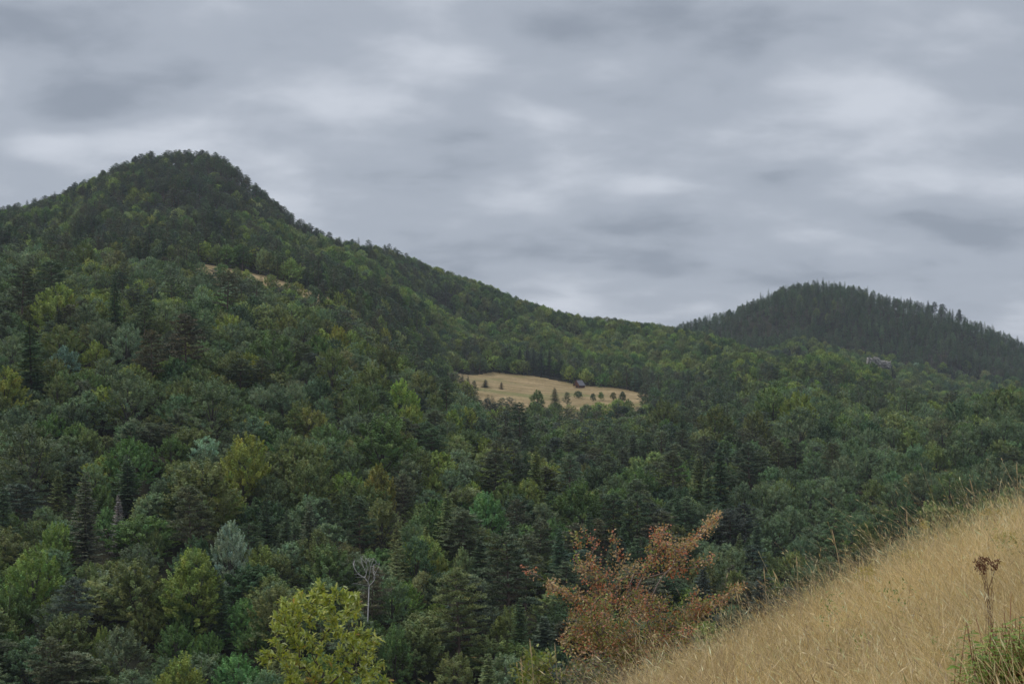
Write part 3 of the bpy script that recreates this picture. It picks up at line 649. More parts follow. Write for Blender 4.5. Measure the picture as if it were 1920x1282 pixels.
def inst_params(t, lod):
    var = VAR[t['kind'] + lod]; k = int(rng.integers(len(var))); cm_, tm_, rw, rh = var[k]
    sx = t['w'] / rw; sz = t['h'] / rh
    c = np.array(COLR[t['col']]) * (1 + rng.normal(0, .09)) * (1 + rng.normal(0, .05, 3))
    c[1] *= 1.0
    return k, sx, sz, rng.uniform(0, 6.283), np.clip(c, .01, .5)
for t in ind:
    lod = '0' if t['y'] < 640 or t['hand'] else '1'
    k, sx, sz, rz, c = inst_params(t, lod); cmx, tmx, rw, rh = VAR[t['kind'] + lod][k]
    e_ = empty(NAME[t['kind']], (t['x'], t['y'], t['z'])); e_.scale = (sx, sx, sz); e_.rotation_euler = (rng.normal(0, .02), rng.normal(0, .02), rz)
    tag(e_, t['lab'], 'tree', GRP[t['kind']])
    o = obj('crown', cmx, e_); o['tint'] = [float(v) for v in c]
    obj('trunk', tmx, e_)

# ---- the remaining trees as one wood of instances
src = bpy.data.collections.new('tree_sources'); order = []
for key in ('B0', 'A0', 'S0', 'P0', 'B1', 'A1', 'S1', 'P1'):
    for i, (cmx, tmx, rw, rh) in enumerate(VAR[key]):
        me = bpy.data.meshes.new('tree'); 
        nv = [len(cmx.vertices), len(tmx.vertices)]
        co = np.empty((sum(nv), 3), np.float32)
        b = np.empty(nv[0] * 3, np.float32); cmx.vertices.foreach_get('co', b); co[:nv[0]] = b.reshape(-1, 3)
        b = np.empty(nv[1] * 3, np.float32); tmx.vertices.foreach_get('co', b); co[nv[0]:] = b.reshape(-1, 3)
        ln = [len(cmx.loops), len(tmx.loops)]; li = np.empty(sum(ln), np.int32)
        b = np.empty(ln[0], np.int32); cmx.loops.foreach_get('vertex_index', b); li[:ln[0]] = b
        b = np.empty(ln[1], np.int32); tmx.loops.foreach_get('vertex_index', b); li[ln[0]:] = b + nv[0]
        pn = [len(cmx.polygons), len(tmx.polygons)]; ls = np.empty(sum(pn), np.int32); lt = np.empty(sum(pn), np.int32)
        b = np.empty(pn[0], np.int32); cmx.polygons.foreach_get('loop_start', b); ls[:pn[0]] = b; cmx.polygons.foreach_get('loop_total', b); lt[:pn[0]] = b
        b = np.empty(pn[1], np.int32); tmx.polygons.foreach_get('loop_start', b); ls[pn[0]:] = b + ln[0]; tmx.polygons.foreach_get('loop_total', b); lt[pn[0]:] = b
        me.vertices.add(len(co)); me.vertices.foreach_set('co', co.reshape(-1)); me.loops.add(len(li)); me.loops.foreach_set('vertex_index', li)
        me.polygons.add(len(ls)); me.polygons.foreach_set('loop_start', ls); me.polygons.foreach_set('loop_total', lt)
        me.materials.append(cmx.materials[0]); me.materials.append(tmx.materials[0])
        mi = np.zeros(sum(pn), np.int32); mi[pn[0]:] = 1; me.polygons.foreach_set('material_index', mi)
        a = me.attributes.new('tone', 'FLOAT_COLOR', 'FACE'); c4 = np.ones((sum(pn), 4), np.float32); b = np.empty(pn[0] * 4, np.float32)
        cmx.attributes['tone'].data.foreach_get('color', b); c4[:pn[0]] = b.reshape(-1, 4); a.data.foreach_set('color', c4.reshape(-1))
        me.update(calc_edges=True)
        o = bpy.data.objects.new(f'source_{len(order):02d}', me); src.objects.link(o); order.append((key, i))
oidx = {k: i for i, k in enumerate(order)}
def instancer(name, pts, idx, rot, scl, tint, coll):
    me = bpy.data.meshes.new(name); n = len(pts); me.vertices.add(n); me.vertices.foreach_set('co', np.asarray(pts, np.float32).reshape(-1))
    a = me.attributes.new('idx', 'INT', 'POINT'); a.data.foreach_set('value', np.asarray(idx, np.int32))
    a = me.attributes.new('rot', 'FLOAT_VECTOR', 'POINT'); a.data.foreach_set('vector', np.asarray(rot, np.float32).reshape(-1))
    a = me.attributes.new('scl', 'FLOAT_VECTOR', 'POINT'); a.data.foreach_set('vector', np.asarray(scl, np.float32).reshape(-1))
    a = me.attributes.new('tint', 'FLOAT_COLOR', 'POINT'); c4 = np.ones((n, 4), np.float32); c4[:, :3] = tint; a.data.foreach_set('color', c4.reshape(-1))
    o = obj(name, me)
    ng = bpy.data.node_groups.new(name, 'GeometryNodeTree')
    ng.interface.new_socket('Geometry', in_out='INPUT', socket_type='NodeSocketGeometry'); ng.interface.new_socket('Geometry', in_out='OUTPUT', socket_type='NodeSocketGeometry')
    gi = ng.nodes.new('NodeGroupInput'); go = ng.nodes.new('NodeGroupOutput'); ip = ng.nodes.new('GeometryNodeInstanceOnPoints'); ci = ng.nodes.new('GeometryNodeCollectionInfo')
    ci.inputs['Collection'].default_value = coll; ci.inputs['Separate Children'].default_value = True; ci.inputs['Reset Children'].default_value = True
    def na(nm, dt):
        q = ng.nodes.new('GeometryNodeInputNamedAttribute'); q.data_type = dt; q.inputs['Name'].default_value = nm; return q.outputs['Attribute']
    k = ng.links.new
    k(gi.outputs[0], ip.inputs['Points']); k(ci.outputs[0], ip.inputs['Instance']); ip.inputs['Pick Instance'].default_value = True
    k(na('idx', 'INT'), ip.inputs['Instance Index'])
    er = ng.nodes.new('FunctionNodeEulerToRotation'); k(na('rot', 'FLOAT_VECTOR'), er.inputs[0]); k(er.outputs[0], ip.inputs['Rotation'])
    k(na('scl', 'FLOAT_VECTOR'), ip.inputs['Scale']); k(ip.outputs[0], go.inputs[0])
    m = o.modifiers.new('trees', 'NODES'); m.node_group = ng; return o
pts, idx, rot, scl, tint = [], [], [], [], []
for t in rest:
    lod = '0' if t['y'] < 420 else '1'; k, sx, sz, rz, c = inst_params(t, lod)
    pts.append((t['x'], t['y'], t['z'])); idx.append(oidx[(t['kind'] + lod, k)]); rot.append((rng.normal(0, .02), rng.normal(0, .02), rz)); scl.append((sx, sx, sz)); tint.append(c)
wood = instancer('forest', pts, idx, rot, scl, np.array(tint), src)
tag(wood, 'dense mixed forest covering the slopes, the peak and the far hill', kind='stuff')

# ------------------------------------------------------------------ haze: one closed box of thin air round everything
hz = MB(); hz.box(-2100, 2100, -260, 2400, -150, 215)
def haze_build(t, o):
    p = t.nodes.new('ShaderNodeVolumePrincipled'); p.inputs['Color'].default_value = (.78, .86, 1.0, 1)
    p.inputs['Density'].default_value = 0.00008; p.inputs['Anisotropy'].default_value = 0.0; t.links.new(p.outputs[0], o.inputs['Volume'])
M_HAZE = mat('thin_haze', haze_build)
tag(obj('haze', hz.mesh('haze', M_HAZE)), 'thin bluish haze over the valley and far hills', kind='stuff')

# ------------------------------------------------------------------ cabin
def plain(c, rough=.85, c2=None, scale=6): return solid_build(c, c2 or tuple(v * 1.35 for v in c), scale, rough)
M_LOG = mat('brown_logs', plain((.16, .075, .045))); M_GABLE = mat('gable_boards', plain((.28, .15, .11)))
M_ROOF = mat('grey_shingle', plain((.17, .165, .175), .8, None, 2)); M_DARK = mat('dark_timber', plain((.05, .035, .028))); M_WHITE = mat('white_paint', plain((.6, .6, .6)))
cz = float(G(CABX, CABY)) + .2
cab = empty('cabin', (CABX, CABY, cz)); cab.rotation_euler = (0, 0, math.radians(50)); cab.scale = (1.02, 1.02, 1.1)
tag(cab, 'small wooden cabin with steep grey roof at the top edge of the meadow', 'cabin')
def part(name, mb, m, par): return obj(name, mb.mesh(name, m), par)
b = MB(); b.box(-2.9, 3.2, -2.3, 2.3, -1.2, .25); part('foundation', b, M_DARK, cab)
b = MB(); b.box(-2.4, 2.8, -2.0, 1.2, .253, 1.9); wall = part('wall', b, M_LOG, cab)
b = MB(); b.prism([(-2.0, 1.9), (2.0, 1.9), (0, 4.35)], -2.4, -2.25); b.box(-2.42, -2.403, -.12, .12, 1.9, 4.0); part('gable', b, M_GABLE, cab)
b = MB(); b.prism([(-2.0, 1.9), (2.0, 1.9), (0, 4.35)], 2.6, 2.75); part('gable', b, M_GABLE, cab)
for sg in (-1, 1):
    b = MB(); pr = [(0, 4.75), (sg * 2.75, 1.45), (sg * 2.62, 1.32), (0, 4.55)]; b.prism(pr if sg < 0 else pr[::-1], -3.3, 3.2); r_ = part('roof', b, M_ROOF, cab)
b = MB(); b.box(-3.32, 3.22, -.12, .12, 4.70, 4.84); part('ridge_cap', b, M_DARK, cab)
for sg in (-1, 1):
    b = MB(); pr = [(0, 4.80), (sg * 2.78, 1.46), (sg * 2.70, 1.22), (0, 4.45)]; b.prism(pr if sg < 0 else pr[::-1], -3.42, -3.303); part('bargeboard', b, M_LOG, cab)
for x in (-2.6, -.6, 1.2, 2.9):
    b = MB(); b.box(x - .1, x + .1, -2.22, -2.02, .25, 1.95); part('post', b, M_DARK, cab)
for y in (-1.9, 1.9):
    b = MB(); b.box(-3.1, -2.92, y - .1, y + .1, -.4, 1.9); part('post', b, M_LOG, cab)
b = MB(); b.box(-2.8, 3.1, -2.16, -2.08, .95, 1.08); part('railing', b, M_LOG, cab)
b = MB(); b.box(-2.46, -2.403, -.45, .45, .26, 1.8); dr = part('door', b, M_DARK, cab)
b = MB(); b.box(.3, 1.0, -2.06, -2.003, .9, 1.6); wn = part('window', b, M_WHITE, cab); b = MB(); b.box(.38, .92, -2.09, -2.063, .98, 1.52); part('pane', b, M_DARK, wn)
b = MB(); b.box(-2.46, -2.43, -.35, .35, 2.4, 3.0); part('window', b, M_DARK, cab)

# ------------------------------------------------------------------ pale rock outcrop on the far hill
def rock_mesh(seed, rx, ry, rz):
    g = np.random.default_rng(seed); V = []; Fc = []; nu, nv = 14, 8
    for j in range(nv + 1):
        th = math.pi * j / nv
        for i in range(nu):
            ph = 2 * math.pi * i / nu; d = np.array([math.cos(ph) * math.sin(th), math.sin(ph) * math.sin(th), math.cos(th)])
            r = 1 + .18 * g.normal(); d = np.sign(d) * np.abs(d) ** .62; V.append(d * r * .8 * np.array([rx, ry, rz]))
    for j in range(nv):
        for i in range(nu):
            a = j * nu + i; b_ = j * nu + (i + 1) % nu; Fc.append((a, b_, b_ + nu, a + nu))
    return poly_mesh('rock', V, Fc, [M_ROCK])
ro = empty('rock_outcrop', (ROX, ROY, float(G(ROX, ROY)))); tag(ro, 'pale bare rock face in the dark forest of the right-hand hill', 'rock')
for i, (dx, top, rx, rz) in enumerate([(-7.5, 676, 3.2, 6.5), (-2, 677, 4.4, 6), (4, 682, 4.2, 5), (9.5, 684, 3.2, 4)]):
    zt = (HZ - top + 6) / F * ROY - ro.location.z
    o = obj('rock', rock_mesh(50 + i, rx, 5, rz), ro); o.location = (dx, -i * .8, zt - rz * .8)

# ------------------------------------------------------------------ branching growth towards a cloud of tips
def grow(base, tips, sub=.16, bias=.35, seed=0):
    """nodes, parents; tips join the nearest earlier node (bias prefers nodes close to the base)"""
    g = np.random.default_rng(seed); tips = tips[np.argsort(np.linalg.norm(tips - base, axis=1))]
    nodes = [np.array(base)]; par = [-1]; dist = [0.0]; ends = []
    for t in tips:
        A = np.array(nodes); d = np.linalg.norm(A - t, axis=1) + bias * np.array(dist) * .5
        k = int(np.argmin(d)); a = nodes[k]; Ln = np.linalg.norm(t - a); m = max(1, int(Ln / sub))
        p = k
        for j in range(1, m + 1):
            s_ = j / m; q = a + (t - a) * s_ + (g.normal(0, .06, 3) * Ln * (1 if j < m else 0)) * math.sin(math.pi * s_)
            nodes.append(q); par.append(p); dist.append(dist[p] + Ln / m); p = len(nodes) - 1
        ends.append(p)
    n = len(nodes); cnt = np.zeros(n)
    for e_ in ends: cnt[e_] += 1
    for i in range(n - 1, 0, -1): cnt[par[i]] += cnt[i]
    return np.array(nodes), par, cnt, ends
def branch_mesh(name, nodes, par, cnt, r0, mats, power=.45, sides=5, rmin=.0015):
    mb = MB(); mx = cnt.max()
    for i in range(1, len(nodes)):
        ra = max(rmin, r0 * (cnt[par[i]] / mx) ** power); rb = max(rmin, r0 * (cnt[i] / mx) ** power); ra = min(ra, rb * 1.35)
        if ra < rmin * 1.5: mb.add(tube([nodes[par[i]], nodes[i]], [ra, rb], 3))
        else: mb.add(tube([nodes[par[i]], nodes[i]], [ra, rb], sides))
    return poly_mesh(name, mb.V, mb.F, mats, True)
def P3(px, py, y): return np.array([(px - 960) / F * y, y, (HZ - py) / F * y])
def wood_mat(n, c): return mat(n, solid_build(c, tuple(v * 1.6 for v in c), 30, .9))
M_TWIG = wood_mat('grey_twig', (.16, .125, .105)); M_OAKB = wood_mat('oak_bark', (.07, .058, .048)); M_REDST = wood_mat('red_stem', (.20, .075, .05)); M_STRAW = wood_mat('straw_stem', (.42, .32, .18))

# bare white dead tree
g = np.random.default_rng(77); YD = [t['y'] for t in placed if t['px'] == 696][0] - 4.; bx = (686 - 960) / F * YD; bz = float(G(bx, YD))
base = np.array([bx, YD, bz]); top0 = P3(692, 1098, YD)
tips = [P3(692 + (a_ := g.uniform(-1, 1)) * 26 - 6, 1041 + 14 * a_ * a_ + g.uniform(0, 1) ** 1.6 * 42, YD + g.normal(0, .9)) for _ in range(60)]
nodes, par, cnt, ends = grow(top0, np.array(tips), .8, 1.1, 3)
dt = empty('dead_tree', tuple(base)); tag(dt, 'bare bleached-white dead broadleaf tree between dark conifers', 'tree')
m = branch_mesh('branches', nodes - base, par, cnt, .09, [M_DEADW], .5, 4, .03); obj('branches', m, dt)
tb = MB(); tb.add(tube([(0, 0, -1), top0 - base], [.14, .09])); obj('trunk', tb.mesh('trunk', M_DEADW, True), dt)

# ------------------------------------------------------------------ oak sapling
def oak_leaf(name, seed, c):
    g = np.random.default_rng(seed); prof = [(0, .015), (.12, .03), (.2, .13), (.27, .045), (.40, .23), (.48, .06), (.60, .27), (.69, .08), (.80, .20), (.88, .07), (1, .05)]
    V, Fc = [], []
    for (t, w) in prof:
        zc_ = -.16 * t * t + .05 * math.sin(t * 3); w = w * g.uniform(.7, .95)
        V += [(-w, t, zc_ + w * .35), (0, t, zc_), (w, t, zc_ + w * .35)]
    for i in range(len(prof) - 1):
        a = i * 3; Fc += [(a, a + 1, a + 4, a + 3), (a + 1, a + 2, a + 5, a + 4)]
    me = poly_mesh(name, V, Fc, [M_FACE]); a = me.attributes.new('fcol', 'FLOAT_COLOR', 'FACE')
    a.data.foreach_set('color', np.tile(np.array([*c, 1], np.float32), len(Fc))); return me
OC = [(600,1100),(598,1112),(563,1116),(575,1128),(553,1130),(628,1110),(646,1112),(665,1118),(672,1132),(668,1146),(655,1130),(530,1146),(519,1160),(515,1176),(545,1160),(560,1146),(590,1140),(612,1122),(622,1142),(606,1150),
 (625,1165),(540,1180),(555,1180),(575,1190),(610,1187),(635,1180),(650,1192),(672,1182),(690,1190),(706,1200),(700,1215),(680,1210),(665,1205),(515,1203),(500,1225),(493,1237),(525,1217),(540,1230),(555,1237),(535,1250),
 (570,1250),(590,1240),(600,1215),(560,1210),(620,1237),(640,1222),(655,1235),(690,1235),(712,1247),(700,1262),(680,1255),(660,1265),(640,1262),(615,1265),(585,1270),(560,1275),(545,1272),(722,1277),(735,1290),(690,1282),
 (650,1290),(610,1295),(570,1300),(578,1160),(650,1150),(530,1130),(588,1115),(548,1200),(585,1205),(668,1225),(596,1260),(630,1280),(525,1290),(505,1305),(750,1310),(715,1310),(670,1312)]
g = np.random.default_rng(5); YO = 12.0
cl = [P3(a, b_, YO + g.uniform(-.32, .32)) for a, b_ in OC]
cl += [P3(615 + g.normal(0, 75), g.uniform(1300, 1440), YO + g.uniform(-.45, .45)) for _ in range(40)]
cl = np.array(cl); ob = np.array([(612 - 960) / F * YO, YO, float(G((612 - 960) / F * YO, YO))])
fork = P3(607, 1262, YO)
oak = empty('oak_sapling', tuple(ob)); tag(oak, 'young yellow-green oak with lobed leaves at the bottom of the picture', 'tree')
nodes, par, cnt, ends = grow(P3(606, 1330, YO), np.concatenate([[fork, P3(592, 1212, YO)], cl]), .07, .5, 4)
obj('branches', branch_mesh('branches', nodes - ob, par, cnt, .021, [M_OAKB], .5, 5, .0022), oak)
tb = MB(); tb.add(tube([(0, 0, -.4), P3(609, 1420, YO) - ob, P3(606, 1330, YO) - ob], [.045, .034, .022], 8)); obj('trunk', tb.mesh('trunk', M_OAKB, True), oak)
cols_ = [(.40, .44, .08), (.46, .48, .09), (.31, .38, .08), (.50, .49, .13), (.27, .34, .11), (.50, .54, .25), (.35, .40, .07), (.52, .33, .12)]
OL = [oak_leaf('leaf', 60 + i, c) for i, c in enumerate(cols_)]
Lv = []
ctrO = P3(610, 1230, YO)
for c in cl:
    ax = unit((c - ctrO) * .7 + np.array([0, -.1, .38]) + g.normal(0, .12, 3)); brown = g.uniform() < .03
    for k in range(g.integers(50, 60)):
        d = unit(ax * g.uniform(.2, 1.2) + unit(g.normal(size=3)) * .95); p = c - ax * g.uniform(-.02, .09) + g.normal(0, .016, 3)
        nrm = unit(np.array([0, 0, 1.]) + g.normal(0, .5, 3)); y_ = d; x_ = unit(np.cross(y_, nrm)); z_ = np.cross(x_, y_)
        sc = g.uniform(.042, .076); Mx = Matrix.Translation(Vector(p - ob)) @ Matrix(((x_[0], y_[0], z_[0]), (x_[1], y_[1], z_[1]), (x_[2], y_[2], z_[2]))).to_4x4() @ Matrix.Scale(sc, 4)
        ci = 7 if brown and g.uniform() < .7 or g.uniform() < .008 else int(g.integers(7)); q = c + d * .05
        px, py = proj(*q); Lv.append((py < 1275, -q[1] - (0 if py < 1275 else 9), ci, Mx))
Lv.sort(key=lambda t: -t[1]); first, others = Lv[:300], Lv[300:]
for _, _, ci, Mx in first:
    o = obj('leaf', OL[ci], oak); o.matrix_local = Mx
V, Fc, FCc = [], [], []
for _, _, ci, Mx in others:
    o0 = len(V); A = np.array(Mx); vv = np.array([v.co for v in OL[ci].vertices]) @ A[:3, :3].T + A[:3, 3]; V += list(vv)
    for p in OL[ci].polygons: Fc.append(tuple(i + o0 for i in p.vertices)); FCc.append((*cols_[ci], 1))
me = poly_mesh('foliage', V, Fc, [M_FACE]); a = me.attributes.new('fcol', 'FLOAT_COLOR', 'FACE'); a.data.foreach_set('color', np.array(FCc, np.float32).reshape(-1))
tag(obj('foliage', me, oak), kind='stuff')

# ------------------------------------------------------------------ leafy bushes from small leaf faces
def leaf_cloud(name, P, A, per, ln, pal, wts, par_, g, spread=.05, wr=.6, colf=None):
    n = len(P); Pr = np.repeat(P, per, 0) + g.normal(0, spread, (n * per, 3)); Ar = np.repeat(A, per, 0)
    D = unit(Ar * .5 + rnd_dirs(n * per, g)); Nn = unit(rnd_dirs(n * per, g) * .8 + np.array([0, -.2, 1]))
    l_ = ln * g.uniform(.65, 1.35, n * per); V = leaf_quads(Pr, D, Nn, l_, l_ * wr, .08)
    ci = g.choice(len(pal), n * per, p=wts) if colf is None else np.repeat(colf, per)
    if colf is not None:
        sw = g.uniform(size=n * per) < .24; ci = np.where(sw, g.integers(0, len(pal), n * per), ci)
    C = np.array(pal)[ci] * (1 + g.normal(0, .16, (n * per, 1)))
    o = obj(name, quads_mesh(name, V, [M_FACE], {'fcol': np.clip(C, .01, .9)}), par_); tag(o, kind='stuff'); return o
g = np.random.default_rng(21); YB = 16.0
bb = np.array([(1190 - 960) / F * YB, YB, float(G((1190 - 960) / F * YB, YB))])
sprays = [((1170,1180),(985,1066),.8,26,0), ((1170,1150),(1076,1005),1.0,18,2), ((1130,1110),(1072,1040),.9,10,3), ((1190,1120),(1083,985),.7,9,0), ((1190,1110),(1148,1002),.9,16,4), ((1200,1090),(1242,992),1.2,34,0), ((1212,1085),(1262,1003),1.0,12,1),
 ((1230,1090),(1300,1002),1.0,22,4), ((1235,1075),(1348,966),.7,30,1), ((1230,1080),(1342,1045),.7,14,4), ((1260,1185),(1330,1125),1.1,40,0), ((1270,1185),(1388,1098),.9,28,4), ((1255,1170),(1310,1105),.8,10,3), ((1120,1180),(1060,1190),1.2,22,4), ((1130,1210),(1050,1200),1.1,20,1),
 ((1110,1130),(1030,1095),1.0,18,4), ((1150,1090),(1085,1060),.9,14,4)]
tips, tcol = [], []
for (x0, y0), (x1, y1), sp, k, c in sprays:
    dep = g.uniform(-.5, .5)
    for i in range(int(k * 1.5)):
        t = g.uniform(.12, 1.0) ** .85; w = (1 - t) * 9 + 3.6
        tips.append(P3(x0 + (x1 - x0) * t + g.normal(0, w * sp), y0 + (y1 - y0) * t + g.normal(0, w * sp), YB + dep * t + g.normal(0, .12))); tcol.append(c)
for i in range(520):
    a = unit(g.normal(size=3)); r = g.uniform(.25, 1) ** .45
    px, py = 1172 + a[0] * r * 108, 1168 - a[2] * r * 72
    if py > 1245: continue
    tips.append(P3(px, py, YB + a[1] * r * .75)); u_ = g.uniform(); low = (py - 1060) / 130 + g.normal(0, .25) + (vn(px, py, 22, 5) - .5) * 1.4
    tcol.append(2 if low > .75 else (4 if low > .15 else 5))
for i in range(170):
    px = g.uniform(1065, 1300); tips.append(P3(px, g.uniform(1205, 1262) - .12 * (px - 1065), YB - .5 + g.normal(0, .2))); tcol.append(int(g.choice([0, 4, 2, 5])))
tips, tcol = np.array(tips), np.array(tcol); od = np.argsort(np.linalg.norm(tips - bb, axis=1)); tips, tcol = tips[od], tcol[od]
start = bb + np.array([0, 0, .1])
nodes, par, cnt, ends = grow(start, tips, .12, .25, 8)
bush = empty('russet_bush', tuple(bb)); tag(bush, 'sprawling thorny bush with rust-red and olive leaves at the edge of the grassy slope', 'bush')
obj('branches', branch_mesh('branches', nodes - bb, par, cnt, .042, [M_TWIG], .42, 4, .0034), bush)
PAL = [(.52, .19, .10), (.56, .37, .19), (.25, .26, .07), (.30, .36, .08), (.42, .29, .14), (.44, .23, .14)]
E = nodes[ends]; AX = unit(E - nodes[[par[e_] for e_ in ends]])
leaf_cloud('foliage', E - bb, AX, 13, .034, PAL, None, bush, g, .036, .62, tcol)
ber = MB(); mber = mat('red_berry', plain((.35, .03, .03)))
for k in g.choice(len(E), 60):
    p = E[k] - bb + g.normal(0, .03, 3); ber.add(tube([p, p + np.array([0, 0, .012])], [.007, .007], 5))
tag(obj('berries', ber.mesh('berries', mber), bush), kind='stuff')

def small_bush(name, lab, cat, px, py_top, wpx, py_base, Y, nt, per, ln, pal, wts, stem_m, spread, rise=.8, grp=None):
    g = np.random.default_rng(int(px)); x = (px - 960) / F * Y; b0 = np.array([x, Y, float(G(x, Y))]); tips = []
    for i in range(nt):
        a = unit(g.normal(size=3)); r = g.uniform(.2, 1) ** .5; cyy = (py_top + py_base) / 2
        tips.append(P3(px + a[0] * r * wpx / 2, cyy - a[2] * r * (py_base - py_top) / 2, Y + a[1] * r * wpx / F * Y / 2))
    nodes, par, cnt, ends = grow(b0, np.array(tips), .08, .3, 2); e_ = empty(name, tuple(b0)); tag(e_, lab, cat, grp)
    obj('stem', branch_mesh('stem', nodes - b0, par, cnt, .012, [stem_m], .45, 4, .002), e_)
    E = nodes[ends]; AX = unit(E - nodes[[par[k] for k in ends]]); leaf_cloud('foliage', E - b0, AX, per, ln, pal, wts, e_, g, spread); return e_, b0, E
small_bush('sapling', 'small yellow-green leafy sapling in the grass left of the russet bush foot', 'bush', 1008, 1216, 86, 1300, 12.2, 60, 9, .05, [(.24, .27, .06), (.18, .22, .05), (.28, .26, .09)], [.5, .35, .15], M_TWIG, .03)
small_bush('low_shrub', 'low dull green and mauve shrub in the grass under the russet bush', 'bush', 1105, 1225, 120, 1290, 13.6, 70, 9, .035, [(.20, .19, .09), (.22, .17, .12), (.15, .17, .06)], [.4, .3, .3], M_TWIG, .03)

# green shrub with red stems, bottom right: its nearest leaves are parts
g = np.random.default_rng(31); YG_ = 5.6; sx_ = (1885 - 960) / F * YG_; s0 = np.array([sx_, YG_, float(G(sx_, YG_))])
shr = empty('leafy_shrub', tuple(s0)); tag(shr, 'fresh green leafy shrub with thin red stems in the bottom right corner', 'bush')
def lance_leaf(seed, c):
    V = []; Fc = []
    for i, (t, w) in enumerate([(0, .02), (.25, .13), (.5, .17), (.75, .11), (1, .01)]):
        z = -.18 * t * t; V += [(-w, t, z + w * .3), (0, t, z), (w, t, z + w * .3)]
    for i in range(4): a = i * 3; Fc += [(a, a + 1, a + 4, a + 3), (a + 1, a + 2, a + 5, a + 4)]
    me = poly_mesh('leaf', V, Fc, [M_FACE]); at = me.attributes.new('fcol', 'FLOAT_COLOR', 'FACE'); at.data.foreach_set('color', np.tile(np.array([*c, 1], np.float32), len(Fc))); return me
lc_ = [(.16, .26, .04), (.20, .31, .05), (.24, .33, .06), (.13, .21, .04), (.30, .36, .08)]; LLm = [lance_leaf(i, c) for i, c in enumerate(lc_)]
Lv = []
for k in range(130):
    px, pyt = g.normal(1888, 44), g.uniform(1150, 1255) + abs(g.normal(0, 12)); tall = k < 6
    if tall: px, pyt = [(1812, 1168), (1828, 1150), (1882, 1135), (1896, 1108), (1858, 1165), (1905, 1150)][k]
    tip = P3(px, pyt, YG_ + g.uniform(-.25, .3)); b1 = s0 + np.array([g.normal(0, .12) + (tip - s0)[0] * .7, g.normal(0, .08), 0]); mid = (b1 + tip) / 2 + np.array([(tip - b1)[0] * .15, 0, .04])
    tb = MB(); tb.add(tube([b1 - s0, mid - s0, tip - s0], [.003, .0025, .001], 4)); obj('stem', tb.mesh('stem', M_REDST), shr)
    nl = 30 if not tall else 20
    for j in range(nl):
        t = (j + .5) / nl; t = .25 + .75 * t if not tall else .12 + .62 * t; q = (1 - t) ** 2 * b1 + 2 * t * (1 - t) * mid + t * t * tip
        a = j * 2.4; d = unit(np.array([math.cos(a), math.sin(a), g.uniform(-.15, .5)])); nrm = unit(np.array([0, 0, 1.]) + g.normal(0, .3, 3)); x_ = unit(np.cross(d, nrm)); z_ = np.cross(x_, d)
        sc = g.uniform(.04, .075) * (1.15 - .5 * t); Mx = Matrix.Translation(Vector(q - s0)) @ Matrix(((x_[0], d[0], z_[0]), (x_[1], d[1], z_[1]), (x_[2], d[2], z_[2]))).to_4x4() @ Matrix.Scale(sc, 4)
        Lv.append((q[1] + (0 if proj(*q)[0] < 1920 and proj(*q)[1] < 1282 else 5), int(g.integers(5)), Mx))
Lv.sort(key=lambda t: t[0])
for _, ci, Mx in Lv[:260]:
    o = obj('leaf', LLm[ci], shr); o.matrix_local = Mx
V, Fc, FCc = [], [], []
for _, ci, Mx in Lv[260:]:
    o0 = len(V); A = np.array(Mx); vv = np.array([v.co for v in LLm[ci].vertices]) @ A[:3, :3].T + A[:3, 3]; V += list(vv)
    for p in LLm[ci].polygons: Fc.append(tuple(i + o0 for i in p.vertices)); FCc.append((*lc_[ci], 1))
me = poly_mesh('foliage', V, Fc, [M_FACE]); a = me.attributes.new('fcol', 'FLOAT_COLOR', 'FACE'); a.data.foreach_set('color', np.array(FCc, np.float32).reshape(-1)); tag(obj('foliage', me, shr), kind='stuff')

# dried plant with dark red seed heads
g = np.random.default_rng(41); YS = 7.6; x = (1856 - 960) / F * YS; b0 = np.array([x, YS, float(G(x, YS))])
sp_ = empty('dried_plant', tuple(b0)); tag(sp_, 'dried weed with dark red-brown clustered seed heads standing in the pale grass', 'plant')
M_HEAD = mat('seed_head', plain((.14, .06, .035), .95)); heads = [(1831,1054),(1838,1048),(1846,1060),(1833,1066),(1841,1070),(1852,1050),(1858,1056),(1863,1064),(1868,1060),(1871,1052),(1843,1052),(1836,1060),(1849,1067)]
tips = np.array([P3(a_, b_, YS + g.normal(0, .05)) for a_, b_ in heads]); mb = MB()
for t in tips:
    f0 = P3(1853 + g.normal(0, 5), 1112 + g.normal(0, 12), YS); mb.add(tube([b0 * 0 + g.normal(0, .045, 3) * np.array([1, 1, .1]), f0 - b0, t - b0], [.0012, .0012, .0008], 4))
obj('stem', mb.mesh('stem', mat('brown_stem', plain((.17, .10, .06)))), sp_)
for t in tips:
    V = []; Fc = []; mb = MB()
    for k in range(16):
        p = t - b0 + g.normal(0, .009, 3); mb.add(tube([p, p + g.normal(0, .006, 3) + np.array([0, 0, .006])], [.0034, .002], 4))
    obj('seed_head', mb.mesh('seed_head', M_HEAD), sp_)
